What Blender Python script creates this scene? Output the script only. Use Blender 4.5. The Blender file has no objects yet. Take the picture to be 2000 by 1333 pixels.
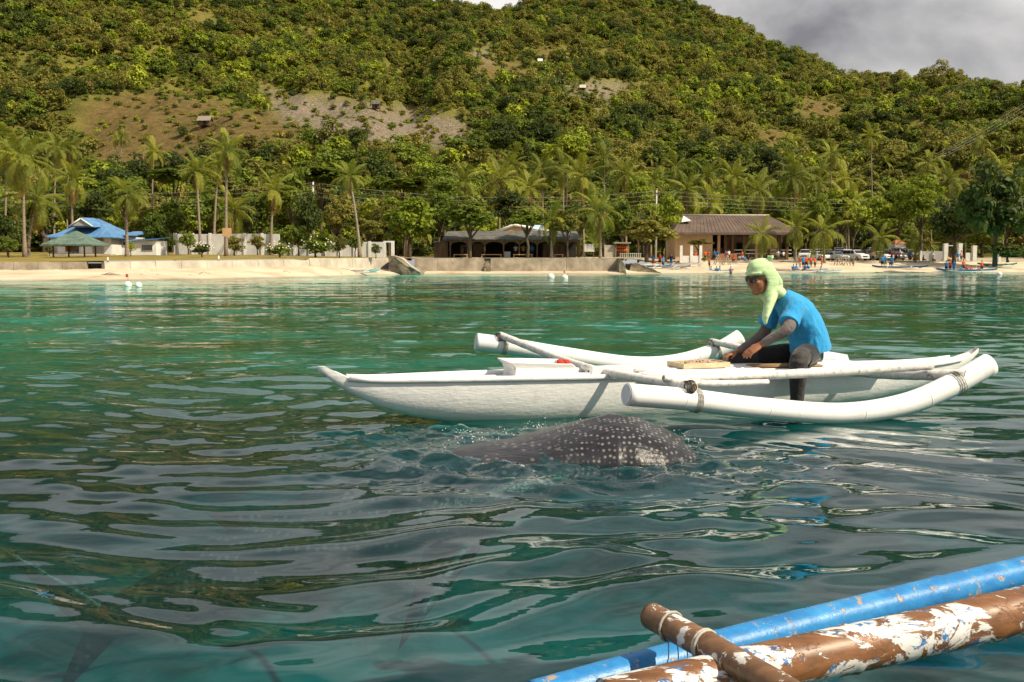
import bpy, bmesh, math, random
import numpy as np
from mathutils import Vector, Matrix, Euler, noise as mnoise
R = math.radians
SC = bpy.context.scene
COL = SC.collection
rnd = random.Random(7)

# ---------------------------------------------------------------- camera, sky, sun, exposure
F = 1944.0; CAMH = 1.15; HZ = 517.0
PITCH = math.atan((666.5 - HZ) / F)
cam_d = bpy.data.cameras.new('camera'); cam = bpy.data.objects.new('camera', cam_d); COL.objects.link(cam)
cam_d.sensor_width = 36.0; cam_d.lens = 36.0 * F / 2000.0
cam_d.clip_start = 0.1; cam_d.clip_end = 6000
cam.location = (0, 0, CAMH); cam.rotation_euler = (R(90) - PITCH, 0, 0)
SC.camera = cam

SUN_AZ = R(119); SUN_EL = R(47)          # azimuth clockwise from +Y: behind the camera, to the right
sd = Vector((math.sin(SUN_AZ) * math.cos(SUN_EL), math.cos(SUN_AZ) * math.cos(SUN_EL), math.sin(SUN_EL)))
W = bpy.data.worlds.new('World'); SC.world = W; W.use_nodes = True
nt = W.node_tree; nt.nodes.clear()
def WN(t, **k):
    n = nt.nodes.new(t)
    for a, b in k.items(): setattr(n, a, b)
    return n
sky = WN('ShaderNodeTexSky', sky_type='NISHITA', sun_disc=False)
sky.sun_elevation = SUN_EL; sky.sun_rotation = SUN_AZ
bgs = WN('ShaderNodeBackground'); bgs.inputs[1].default_value = 0.09
nt.links.new(sky.outputs[0], bgs.inputs[0])
tc = WN('ShaderNodeTexCoord'); mp = WN('ShaderNodeMapping'); mp.inputs['Scale'].default_value = (1, 1, 1.9)
nt.links.new(tc.outputs['Generated'], mp.inputs[0])
n1 = WN('ShaderNodeTexNoise'); n1.inputs['Scale'].default_value = 3.4; n1.inputs['Detail'].default_value = 8; n1.inputs['Roughness'].default_value = 0.52; n1.inputs['Distortion'].default_value = 0.25
nt.links.new(mp.outputs[0], n1.inputs['Vector'])
r1 = WN('ShaderNodeValToRGB'); e = r1.color_ramp.elements
e[0].position = 0.34; e[0].color = (0.24, 0.24, 0.265, 1); e[1].position = 0.66; e[1].color = (0.92, 0.90, 0.87, 1)
nt.links.new(n1.outputs[0], r1.inputs[0])
bgc = WN('ShaderNodeBackground'); bgc.inputs[1].default_value = 0.80
nt.links.new(r1.outputs[0], bgc.inputs[0])
n2 = WN('ShaderNodeTexNoise'); n2.inputs['Scale'].default_value = 1.9; n2.inputs['Detail'].default_value = 5
nt.links.new(mp.outputs[0], n2.inputs['Vector'])
r2 = WN('ShaderNodeMapRange'); r2.inputs[1].default_value = 0.30; r2.inputs[2].default_value = 0.52; r2.inputs[3].default_value = 0.72; r2.inputs[4].default_value = 1.0
nt.links.new(n2.outputs[0], r2.inputs[0])
mxs = WN('ShaderNodeMixShader'); wo = WN('ShaderNodeOutputWorld')
nt.links.new(r2.outputs[0], mxs.inputs[0]); nt.links.new(bgs.outputs[0], mxs.inputs[1]); nt.links.new(bgc.outputs[0], mxs.inputs[2]); nt.links.new(mxs.outputs[0], wo.inputs[0])

sun_d = bpy.data.lights.new('sun', 'SUN'); sun_d.energy = 5.0; sun_d.angle = R(0.6); sun_d.color = (1.0, 0.88, 0.67)
sun = bpy.data.objects.new('sun', sun_d); COL.objects.link(sun)
sun.rotation_euler = sd.to_track_quat('Z', 'Y').to_euler(); sun.location = (40, -30, 60)
vs = SC.view_settings; vs.view_transform = 'Standard'; vs.look = 'None'; vs.exposure = 0.36; vs.gamma = 1.0; vs.use_curve_mapping = False
cy = SC.cycles; cy.use_denoising = True; cy.max_bounces = 5; cy.diffuse_bounces = 1; cy.glossy_bounces = 3; cy.transparent_max_bounces = 8; cy.transmission_bounces = 4
cy.caustics_reflective = False; cy.caustics_refractive = False; cy.sample_clamp_indirect = 4.0
cy.use_adaptive_sampling = True; cy.adaptive_threshold = 0.02

# ---------------------------------------------------------------- helpers
cp, sp = math.cos(PITCH), math.sin(PITCH)
def ray(px, py):
    u = (px - 1000.0) / F; v = (666.5 - py) / F
    return Vector((u, cp + v * sp, -sp + v * cp))
def P(px, py, Y):
    r = ray(px, py); return Vector((0, 0, CAMH)) + r * (Y / r.y)
def PZ(px, py, z):
    r = ray(px, py); return Vector((0, 0, CAMH)) + r * ((z - CAMH) / r.z)
def XW(px, Y): return (px - 1000.0) / F * Y
def ZW(py, Y): return P(1000, py, Y).z
def M(m): return F / m

def link(o, parent=None):
    COL.objects.link(o)
    if parent is not None:
        o.parent = parent
    return o
def tag(o, label=None, cat=None, group=None, kind=None):
    if label: o['label'] = label
    if cat: o['category'] = cat
    if group: o['group'] = group
    if kind: o['kind'] = kind
    return o
def thing(name, label, cat, loc=(0, 0, 0), rz=0, group=None):
    o = bpy.data.objects.new(name, None); o.empty_display_size = 0.2
    link(o); o.location = loc; o.rotation_euler = (0, 0, rz)
    return tag(o, label, cat, group, 'thing')
def me_from_bm(name, bm, smooth=False):
    m = bpy.data.meshes.new(name); bm.normal_update(); bm.to_mesh(m); bm.free()
    if smooth: m.polygons.foreach_set('use_smooth', [True] * len(m.polygons))
    return m
def obj(name, me, mat=None, parent=None, world=True):
    """a mesh object; world=True: the mesh is in world coordinates, the parent an unrotated Empty"""
    if isinstance(me, bmesh.types.BMesh): me = me_from_bm(name, me)
    if mat is not None and len(me.materials) == 0: me.materials.append(mat)
    o = bpy.data.objects.new(name, me); link(o, parent)
    if parent is not None and world:
        off = Vector((0, 0, 0)); q = parent
        while q is not None: off += q.location; q = q.parent
        o.location = -off
    return o
def np_mesh(name, verts, quads, mat=None, smooth=True):
    m = bpy.data.meshes.new(name)
    verts = np.asarray(verts, dtype=np.float32); quads = np.asarray(quads, dtype=np.int32)
    m.vertices.add(len(verts)); m.vertices.foreach_set('co', verts.ravel())
    k = quads.shape[1]
    m.loops.add(quads.size); m.loops.foreach_set('vertex_index', quads.ravel())
    m.polygons.add(len(quads)); m.polygons.foreach_set('loop_start', np.arange(0, quads.size, k, dtype=np.int32))
    m.polygons.foreach_set('loop_total', np.full(len(quads), k, dtype=np.int32))
    if smooth: m.polygons.foreach_set('use_smooth', np.ones(len(quads), dtype=bool))
    m.update(calc_edges=True); m.validate()
    if mat: m.materials.append(mat)
    return m
def grid_quads(nr, nc):
    i = np.arange(nr - 1)[:, None] * nc + np.arange(nc - 1)[None, :]
    return np.stack([i, i + 1, i + nc + 1, i + nc], -1).reshape(-1, 4)

def box(bm, x0, x1, y0, y1, z0, z1, M4=None):
    vs_ = [bm.verts.new((x, y, z)) for z in (z0, z1) for y in (y0, y1) for x in (x0, x1)]
    for f in ((0, 2, 3, 1), (4, 5, 7, 6), (0, 1, 5, 4), (2, 6, 7, 3), (0, 4, 6, 2), (1, 3, 7, 5)):
        bm.faces.new([vs_[i] for i in f])
    if M4 is not None: bmesh.ops.transform(bm, matrix=M4, verts=vs_)
    return vs_
def bx(*a, **k):
    bm = bmesh.new(); box(bm, *a, **k); return bm
def prism(bm, poly, axis, a, b):
    """poly: list of 2-D points in the two other axes; extruded along axis from a to b"""
    def mk(p, t):
        if axis == 'y': return (p[0], t, p[1])
        if axis == 'x': return (t, p[0], p[1])
        return (p[0], p[1], t)
    A = [bm.verts.new(mk(p, a)) for p in poly]; B = [bm.verts.new(mk(p, b)) for p in poly]
    n = len(poly)
    fs = [bm.faces.new(A), bm.faces.new(B[::-1])]
    for i in range(n): fs.append(bm.faces.new([A[i], B[i], B[(i + 1) % n], A[(i + 1) % n]]))
    bmesh.ops.recalc_face_normals(bm, faces=fs)
    return A + B
def tube(bm, pts, rad, n=8, ref=None, capround=False):
    """pts: points; rad: radius or (a,b) per point; ref: direction of the a axis"""
    pts = [Vector(p) for p in pts]
    if not isinstance(rad, (list, tuple)): rad = [rad] * len(pts)
    rings = []; prev = Vector(ref) if ref is not None else None
    for i, p in enumerate(pts):
        t = (pts[min(i + 1, len(pts) - 1)] - pts[max(i - 1, 0)]).normalized()
        if prev is None:
            prev = Vector((0, 0, 1)) if abs(t.z) < 0.9 else Vector((1, 0, 0))
        a = (prev - t * prev.dot(t))
        a = a.normalized() if a.length > 1e-5 else t.orthogonal().normalized()
        prev = a; b = t.cross(a)
        r = rad[i]; ra, rb = r if isinstance(r, (tuple, list)) else (r, r)
        rings.append([bm.verts.new(p + a * (ra * math.cos(2 * math.pi * k / n)) + b * (rb * math.sin(2 * math.pi * k / n))) for k in range(n)])
    fs = []
    for A, B in zip(rings, rings[1:]):
        for k in range(n): fs.append(bm.faces.new([A[k], A[(k + 1) % n], B[(k + 1) % n], B[k]]))
    fs.append(bm.faces.new(rings[0][::-1])); fs.append(bm.faces.new(rings[-1]))
    for f in fs[:-2]: f.smooth = True
    return rings
def ellipsoid(bm, c, ax, n=10, m=7):
    """ax: three axis vectors"""
    c = Vector(c); ax = [Vector(a) for a in ax]
    top = bm.verts.new(c + ax[2]); bot = bm.verts.new(c - ax[2]); rings = []
    for j in range(1, m):
        th = math.pi * j / m
        rings.append([bm.verts.new(c + ax[2] * math.cos(th) + (ax[0] * math.cos(2 * math.pi * k / n) + ax[1] * math.sin(2 * math.pi * k / n)) * math.sin(th)) for k in range(n)])
    fs = []
    for k in range(n):
        fs.append(bm.faces.new([top, rings[0][k], rings[0][(k + 1) % n]]))
        fs.append(bm.faces.new([bot, rings[-1][(k + 1) % n], rings[-1][k]]))
        for A, B in zip(rings, rings[1:]): fs.append(bm.faces.new([A[k], B[k], B[(k + 1) % n], A[(k + 1) % n]]))
    for f in fs: f.smooth = True
    bmesh.ops.recalc_face_normals(bm, faces=fs)
def ball(bm, c, r, **k):
    ellipsoid(bm, c, [(r, 0, 0), (0, r, 0), (0, 0, r)], **k)
def catmull(pts, per=6):
    pts = [Vector(p) for p in pts]; out = []
    Q = [pts[0] * 2 - pts[1]] + pts + [pts[-1] * 2 - pts[-2]]
    for i in range(1, len(Q) - 2):
        for k in range(per):
            t = k / per
            out.append(0.5 * ((2 * Q[i]) + (Q[i + 1] - Q[i - 1]) * t + (2 * Q[i - 1] - 5 * Q[i] + 4 * Q[i + 1] - Q[i + 2]) * t * t + (3 * Q[i] - Q[i - 1] - 3 * Q[i + 1] + Q[i + 2]) * t ** 3))
    out.append(pts[-1]); return out
def lerpn(vals, per=6):
    out = []
    for a, b in zip(vals, vals[1:]):
        for k in range(per):
            t = k / per
            out.append(tuple(x + (y - x) * t for x, y in zip(a, b)) if isinstance(a, tuple) else a + (b - a) * t)
    out.append(vals[-1]); return out

# ---------------------------------------------------------------- materials
class MB:
    def __init__(s, name):
        s.m = bpy.data.materials.new(name); s.m.use_nodes = True; s.t = s.m.node_tree
        s.b = s.t.nodes['Principled BSDF']; s.out = s.t.nodes['Material Output']
    def n(s, t, **k):
        x = s.t.nodes.new(t)
        for a, b in k.items():
            if a.startswith('i_'): x.inputs[a[2:].replace('_', ' ')].default_value = b
            else: setattr(x, a, b)
        return x
    def l(s, a, b): s.t.links.new(a, b)
    def coord(s, kind='pos', scale=(1, 1, 1)):
        src = s.n('ShaderNodeNewGeometry').outputs['Position'] if kind == 'pos' else s.n('ShaderNodeTexCoord').outputs['Object']
        mp_ = s.n('ShaderNodeMapping'); mp_.inputs['Scale'].default_value = scale; s.l(src, mp_.inputs[0]); return mp_.outputs[0]
    def noise(s, scale, detail=4, rough=0.55, co=None, dist=0.0):
        x = s.n('ShaderNodeTexNoise'); x.inputs['Scale'].default_value = scale; x.inputs['Detail'].default_value = detail
        x.inputs['Roughness'].default_value = rough; x.inputs['Distortion'].default_value = dist
        if co is not None: s.l(co, x.inputs['Vector'])
        return x.outputs[0]
    def ramp(s, f, stops):
        x = s.n('ShaderNodeValToRGB'); el = x.color_ramp.elements
        while len(el) < len(stops): el.new(0.5)
        for e_, (p_, c_) in zip(el, stops): e_.position = p_; e_.color = (*c_, 1) if len(c_) == 3 else c_
        s.l(f, x.inputs[0]); return x.outputs[0]
    def mix(s, f, a, b, mode='MIX'):
        x = s.n('ShaderNodeMix', data_type='RGBA', blend_type=mode)
        for v, i in ((f, 0), (a, 6), (b, 7)):
            if isinstance(v, (int, float)): x.inputs[i].default_value = v
            elif isinstance(v, tuple): x.inputs[i].default_value = (*v, 1)
            else: s.l(v, x.inputs[i])
        return x.outputs[2]
    def math(s, op, a, b=0.0):
        x = s.n('ShaderNodeMath', operation=op)
        for v, i in ((a, 0), (b, 1)):
            if isinstance(v, (int, float)): x.inputs[i].default_value = v
            else: s.l(v, x.inputs[i])
        return x.outputs[0]
    def bump(s, h, strength=0.3, dist=0.02):
        x = s.n('ShaderNodeBump'); x.inputs['Strength'].default_value = strength; x.inputs['Distance'].default_value = dist
        s.l(h, x.inputs['Height']); s.l(x.outputs[0], s.b.inputs['Normal']); return x.outputs[0]
    def base(s, c):
        if isinstance(c, tuple): s.b.inputs['Base Color'].default_value = (*c, 1)
        else: s.l(c, s.b.inputs['Base Color'])
    def set(s, rough=0.6, spec=0.4, metal=0.0):
        s.b.inputs['Roughness'].default_value = rough; s.b.inputs['Specular IOR Level'].default_value = spec; s.b.inputs['Metallic'].default_value = metal
        return s
def mottled(name, c1, c2, scale=3.0, rough=0.75, spec=0.3, bump=0.15, bscale=None, kind='pos', stretch=(1, 1, 1), detail=5, dist=0.02, metal=0.0):
    b = MB(name); co = b.coord(kind, stretch)
    f = b.noise(scale, detail, 0.6, co)
    b.base(b.ramp(f, [(0.3, c1), (0.7, c2)])); b.set(rough, spec, metal)
    if bump: b.bump(b.noise(bscale or scale * 4, 4, 0.6, co), bump, dist)
    return b.m
def leafmat(name, dark, mid, light, trans=0.30, nscale=0.35, rw=0.42):
    b = MB(name)
    oi = b.n('ShaderNodeObjectInfo'); co = b.coord('pos')
    f = b.noise(nscale, 3, 0.6, co)
    g = b.math('ADD', b.math('MULTIPLY', oi.outputs['Random'], rw), b.math('MULTIPLY', f, 1.04 - rw))
    c = b.ramp(g, [(0.2, dark), (0.5, mid), (0.8, light)])
    b.base(c); b.set(0.62, 0.25)
    tr = b.n('ShaderNodeBsdfTranslucent'); b.l(b.mix(0.4, c, (0.25, 0.28, 0.02), 'ADD'), tr.inputs[0])
    mx = b.n('ShaderNodeMixShader'); mx.inputs[0].default_value = trans
    b.l(b.b.outputs[0], mx.inputs[1]); b.l(tr.outputs[0], mx.inputs[2]); b.l(mx.outputs[0], b.out.inputs[0])
    return b.m
m_red = mottled('red_cloth', (0.45, 0.03, 0.02), (0.6, 0.06, 0.04), 3, 0.8)
# ---------------------------------------------------------------- the land: heights as a function of bearing (px) and depth (Y)
def waterline(px): return np.interp(px, [-1500, 0, 200, 400, 600, 780, 800, 1200, 1300, 1500, 2000, 3500], [66, 69, 70, 77, 89, 112, 116, 118, 124, 134, 138, 150])
def wall_line(px): return np.interp(px, [-1500, 0, 200, 400, 600, 780, 800, 1215, 1245, 1300, 3500], [75, 78.5, 79.5, 86.5, 98, 119, 121, 121.5, 140, 150, 165])
def beach_top(px): return np.interp(px, [-1500, 0, 400, 600, 780, 810, 1200, 1240, 1300, 3500], [.62, .62, .75, .9, 0.5, .27, .27, .9, 1.45, 1.5])
def yard_low(px): return np.interp(px, [-1500, 0, 400, 600, 780, 810, 1240, 1300, 3500], [1.28, 1.30, 1.55, 1.70, 1.95, 1.9, 1.9, 1.50, 1.55])
HILL = {
 -1500: [(195, 480), (260, 400), (340, 330), (450, 250), (600, 150), (750, 80), (900, 60), (1150, 200)],
 -500: [(195, 490), (250, 410), (320, 290), (420, 160), (560, 10), (700, -90), (850, -60), (1150, 80)],
 0:   [(195, 490), (250, 420), (320, 310), (420, 180), (560, 30), (700, -80), (850, -70), (1150, 60)],
 250: [(195, 490), (240, 375), (300, 300), (360, 235), (430, 172), (560, 70), (680, -20), (800, -25), (1150, 150)],
 450: [(195, 490), (240, 375), (300, 290), (360, 235), (420, 190), (560, 95), (700, 0), (820, -30), (1150, 140)],
 600: [(195, 490), (250, 365), (310, 290), (380, 235), (430, 190), (560, 110), (700, 45), (830, 13), (1150, 140)],
 720: [(195, 490), (250, 360), (310, 282), (400, 208), (470, 175), (600, 115), (720, 40), (850, -4), (1150, 120)],
 800: [(195, 490), (260, 370), (330, 300), (420, 252), (520, 226), (640, 168), (760, 75), (850, 14), (1150, 120)],
 880: [(195, 490), (270, 370), (350, 288), (420, 222), (500, 146), (600, 88), (740, 50), (850, 18), (1150, 100)],
 950: [(195, 490), (270, 370), (350, 300), (430, 225), (500, 150), (600, 97), (720, 60), (850, 30), (1150, 60)],
 1010: [(195, 490), (270, 375), (350, 300), (430, 220), (520, 145), (640, 95), (780, 60), (900, 35), (1150, 30)],
 1080: [(195, 490), (270, 380), (350, 305), (430, 225), (510, 165), (620, 115), (750, 75), (880, 40), (1050, -25), (1300, 60)],
 1200: [(195, 490), (270, 385), (350, 310), (430, 240), (500, 192), (600, 145), (720, 95), (850, 45), (1020, -30), (1300, 60)],
 1330: [(195, 490), (270, 390), (350, 320), (450, 250), (540, 195), (660, 140), (800, 80), (960, 12), (1300, 100)],
 1420: [(195, 490), (270, 395), (350, 330), (450, 258), (550, 200), (670, 150), (800, 98), (930, 50), (1300, 150)],
 1560: [(195, 490), (270, 400), (350, 340), (450, 270), (560, 212), (680, 160), (800, 117), (1200, 220)],
 1700: [(195, 490), (270, 405), (350, 340), (450, 270), (560, 208), (680, 148), (800, 210), (1200, 260)],
 1850: [(195, 490), (260, 400), (330, 315), (420, 245), (520, 190), (620, 170), (760, 260), (1200, 300)],
 2000: [(195, 490), (260, 390), (320, 300), (400, 235), (490, 196), (600, 240), (800, 290), (1200, 320)],
 2400: [(195, 490), (260, 400), (320, 330), (400, 290), (490, 270), (600, 300), (800, 330), (1200, 350)],
 3500: [(195, 490), (260, 450), (320, 430), (400, 420), (490, 410), (600, 420), (800, 430), (1200, 440)]}
HPX = np.array(sorted(HILL)); HY = np.concatenate([np.linspace(190, 500, 63), np.linspace(508, 1200, 88)])
def vnoise(x, y, seed=0):
    xi = np.floor(x).astype(np.int64); yi = np.floor(y).astype(np.int64); fx = x - xi; fy = y - yi
    fx = fx * fx * (3 - 2 * fx); fy = fy * fy * (3 - 2 * fy)
    def h(a, b):
        n = (a * 374761393 + b * 668265263 + seed * 974711) & 0x7fffffff
        n = ((n ^ (n >> 13)) * 1274126177) & 0x7fffffff
        return ((n ^ (n >> 16)) & 0xffff) / 65535.0
    return (h(xi, yi) * (1 - fx) + h(xi + 1, yi) * fx) * (1 - fy) + (h(xi, yi + 1) * (1 - fx) + h(xi + 1, yi + 1) * fx) * fy
def fbm(x, y, seed=0, o=4):
    s = 0; a = 0.5
    for k in range(o): s = s + a * vnoise(x * 2 ** k, y * 2 ** k, seed + k); a *= 0.5
    return s
_tab = np.array([np.interp(HY, [q[0] for q in HILL[k]], [q[1] for q in HILL[k]]) for k in HPX])
def zpy(py, Y):
    v = (666.5 - py) / F
    return CAMH + Y * (-sp + v * cp) / (cp + v * sp)
def yard_z(px, Y):
    w = wall_line(px); z0 = yard_low(px)
    t = np.clip((Y - w) / np.maximum(195 - w, 1), 0, 1)
    left = np.clip((790 - px) / 60, 0, 1)
    z1 = 2.6 + left * 0.4
    t2 = left * np.clip(t * 1.6, 0, 1) ** 0.9 + (1 - left) * t ** 0.7
    return z0 + (z1 - z0) * t2
def hill_z(px, Y):
    px = np.asarray(px, float); Y = np.asarray(Y, float)
    iy = np.clip(np.interp(Y, HY, np.arange(len(HY))), 0, len(HY) - 1.001); j = iy.astype(int); fy = iy - j
    ip = np.clip(np.interp(px, HPX, np.arange(len(HPX))), 0, len(HPX) - 1.001); i = ip.astype(int); fp = ip - i
    fp = fp * fp * (3 - 2 * fp) * 0.6 + fp * 0.4
    def g(a, b): return _tab[a, b]
    py = (g(i, j) * (1 - fp) + g(i + 1, j) * fp) * (1 - fy) + (g(i, j + 1) * (1 - fp) + g(i + 1, j + 1) * fp) * fy
    z = zpy(py, Y)
    x = (px - 1000) / F * Y
    w = np.clip((Y - 200) / 120, 0, 1)
    ft = np.clip((Y - 190) / 14, 0, 1); z = (yard_z(px, np.full_like(Y, 195.0)) - 0.35) * (1 - ft) + z * ft
    na = w * np.clip((1000 - Y) / 420, 0.2, 1)
    z = z + na * ((fbm(x / 75, Y / 75, 3) - 0.47) * 34.0 + (0.5 - np.abs(fbm(x / 48 + 4, Y / 90, 6, 3) - 0.45) * 5) * 5.0) + w * (fbm(x / 17, Y / 17, 9, 3) - 0.44) * 3.0
    return z
def ground_z(px, Y):
    return float(yard_z(np.array([px]), np.array([Y]))[0]) if Y < 193 else float(hill_z(np.array([px]), np.array([Y]))[0])
def G(px, Y): return Vector((XW(px, Y), Y, ground_z(px, Y)))

def inpoly(px, py, poly):
    c = np.zeros(px.shape, bool); n = len(poly); j = n - 1
    for i in range(n):
        xi, yi = poly[i]; xj, yj = poly[j]
        c ^= ((yi > py) != (yj > py)) & (px < (xj - xi) * (py - yi) / (yj - yi + 1e-9) + xi); j = i
    return c
DRY = [[(180, 195), (330, 172), (400, 190), (480, 215), (560, 225), (620, 275), (560, 300), (480, 285), (420, 310), (300, 345), (200, 330), (165, 260)],
       [(905, 105), (950, 100), (965, 125), (925, 132)], [(1036, 92), (1092, 100), (1082, 124), (1040, 114)],
       [(600, 48), (632, 58), (612, 88), (598, 76)], [(380, 25), (420, 28), (410, 40), (380, 38)],
       [(930, 130), (1010, 122), (1080, 155), (1000, 150), (950, 165)], [(1440, 268), (1500, 250), (1560, 262), (1500, 284)],
       [(1530, 195), (1600, 190), (1660, 230), (1570, 240)], [(1150, 90), (1190, 92), (1170, 105)]]
RUB = [[(520, 165), (600, 190), (700, 200), (860, 222), (918, 250), (908, 280), (800, 288), (700, 276), (610, 275), (540, 215)],
       [(1095, 168), (1160, 158), (1250, 172), (1228, 203), (1140, 212), (1100, 196)], [(925, 92), (948, 86), (950, 118), (925, 130)]]
def py_of(x, Y, z):
    zc = (z - CAMH) * cp + Y * sp; yc = Y * cp - (z - CAMH) * sp   # up, forward
    return 666.5 - F * zc / yc
def field_mask(px, py, polys):
    s = np.zeros(px.shape)
    for k in range(12):
        jx = (fbm(px / 28 + k * 3.1, py / 14 + 5, k, 3) - 0.47) * 95 + 8 * math.cos(k); jy = (fbm(px / 28 + 9, py / 14 + k * 2.3, k + 50, 3) - 0.47) * 46 + 6 * math.sin(k * 1.7)
        for p_ in polys: s += inpoly(px + jx, py + jy, p_)
    return np.clip(s / 12, 0, 1)

# hills
pxs = np.concatenate([np.linspace(-1500, -420, 28), np.linspace(-400, 2400, 401), np.linspace(2440, 3500, 24)])
PXG, YG = np.meshgrid(pxs, HY); ZG = hill_z(PXG, YG); XG = (PXG - 1000) / F * YG
b = MB('hill_ground'); co = b.coord('pos')
base = b.ramp(b.noise(0.09, 6, 0.65, co), [(0.3, (0.085, 0.095, 0.018)), (0.5, (0.17, 0.165, 0.034)), (0.7, (0.26, 0.225, 0.055))])
dry = b.ramp(b.noise(0.35, 6, 0.7, co), [(0.30, (0.075, 0.07, 0.02)), (0.5, (0.175, 0.122, 0.042)), (0.72, (0.26, 0.18, 0.07))])
rub = b.ramp(b.noise(0.9, 7, 0.75, co), [(0.34, (0.09, 0.08, 0.03)), (0.47, (0.22, 0.175, 0.12)), (0.68, (0.40, 0.34, 0.28))])
a1 = b.n('ShaderNodeAttribute', attribute_name='dry'); a2 = b.n('ShaderNodeAttribute', attribute_name='rubble')
c = b.mix(a1.outputs['Fac'], base, dry); c = b.mix(a2.outputs['Fac'], c, rub); b.base(c); b.set(0.9, 0.1)
b.bump(b.noise(0.7, 7, 0.75, co), 1.0, 1.5)
hm = np_mesh('hills', np.stack([XG, YG, ZG], -1).reshape(-1, 3), grid_quads(*PXG.shape), b.m)
PYG = py_of(XG, YG, ZG)
MD = field_mask(PXG, PYG, DRY) * (YG < 900); MR = field_mask(PXG, PYG, RUB) * (YG < 900)
for nm, arr in (('dry', MD), ('rubble', MR)):
    at = hm.attributes.new(nm, 'FLOAT', 'POINT'); at.data.foreach_set('value', arr.ravel().astype(np.float32))
tag(obj('hills', hm), kind='structure')

# beach, lawn and village ground
m_sand = MB('beach_sand'); co = m_sand.coord('pos')
sc_ = m_sand.ramp(m_sand.noise(0.25, 7, 0.65, co), [(0.3, (0.40, 0.31, 0.20)), (0.5, (0.56, 0.46, 0.33)), (0.7, (0.66, 0.57, 0.43))])
sepz = m_sand.n('ShaderNodeSeparateXYZ'); m_sand.l(co, sepz.inputs[0])
wet = m_sand.n('ShaderNodeMapRange'); wet.inputs[1].default_value = 0.02; wet.inputs[2].default_value = 0.16; wet.inputs[3].default_value = 0.55; wet.inputs[4].default_value = 1.0
m_sand.l(sepz.outputs[2], wet.inputs[0])
m_sand.base(m_sand.mix(1.0, sc_, wet.outputs[0], 'MULTIPLY')); m_sand.set(0.9, 0.15); m_sand.bump(m_sand.noise(3, 5, 0.7, co), 0.5, 0.12)
pxb = np.linspace(-1500, 3500, 501); tt = np.linspace(0, 1, 16)
PB, TB = np.meshgrid(pxb, tt); w0 = waterline(PB) - 10; w1 = wall_line(PB) + 0.6; YB = w0 + (w1 - w0) * TB
zb = np.where(YB < waterline(PB), (YB - waterline(PB)) * 0.06, beach_top(PB) * np.clip((YB - waterline(PB)) / (wall_line(PB) - waterline(PB)), 0, 1.05) ** 0.85)
zb = zb + (fbm(PB / 14, YB / 3, 4) - 0.47) * 0.16 * np.clip((YB - waterline(PB)) / 2, 0, 1) + 0.10 * np.clip((YB - waterline(PB)) / 2, 0, 1)
tag(obj('beach', np_mesh('beach', np.stack([XW(PB, YB), YB, zb], -1).reshape(-1, 3), grid_quads(*PB.shape), m_sand.m)), kind='structure')
def yard(name, pa, pb_, mat):
    p_ = np.linspace(pa, pb_, max(3, int((pb_ - pa) / 12))); t_ = np.linspace(0, 1, 40)
    PP, TT = np.meshgrid(p_, t_); w = wall_line(PP) + 0.02; YY = w + (197 - w) * TT
    ZZ = yard_z(PP, YY)
    tag(obj(name, np_mesh(name, np.stack([XW(PP, YY), YY, ZZ], -1).reshape(-1, 3), grid_quads(*PP.shape), mat)), kind='structure')
m_lawn = mottled('dry_lawn', (0.12, 0.11, 0.025), (0.33, 0.24, 0.07), 0.5, 0.9, 0.1, 0.6, 6.0, detail=7, dist=0.08)
m_yard = mottled('trodden_ground', (0.28, 0.23, 0.15), (0.50, 0.42, 0.30), 0.3, 0.9, 0.1, 0.4, 3.0, detail=7, dist=0.05)
yard('lawn', -1500, 794, m_lawn); yard('village_ground', 793.99, 3500, m_yard)

# seabed
m_bed = MB('seabed'); co = m_bed.coord('pos')
m_bed.base(m_bed.ramp(m_bed.noise(0.35, 6, 0.62, co, 0.4), [(0.36, (0.05, 0.06, 0.035)), (0.47, (0.24, 0.23, 0.15)), (0.58, (0.60, 0.56, 0.45))])); m_bed.set(0.95, 0.0)
pxs2 = np.linspace(-1500, 3500, 101); YS = np.concatenate([np.linspace(-12, 60, 40)])
v = []
for yy in np.linspace(-40, 106, 60):
    for xx in np.linspace(-170, 260, 80): v.append((xx, yy, -3.6 + 0.9 * (fbm(np.array([xx / 5]), np.array([yy / 5]), 2)[0]) + (max(0, yy - 35) / 71) * 2.2))
tag(obj('seabed', np_mesh('seabed', v, grid_quads(60, 80), m_bed.m)), kind='structure')

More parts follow.
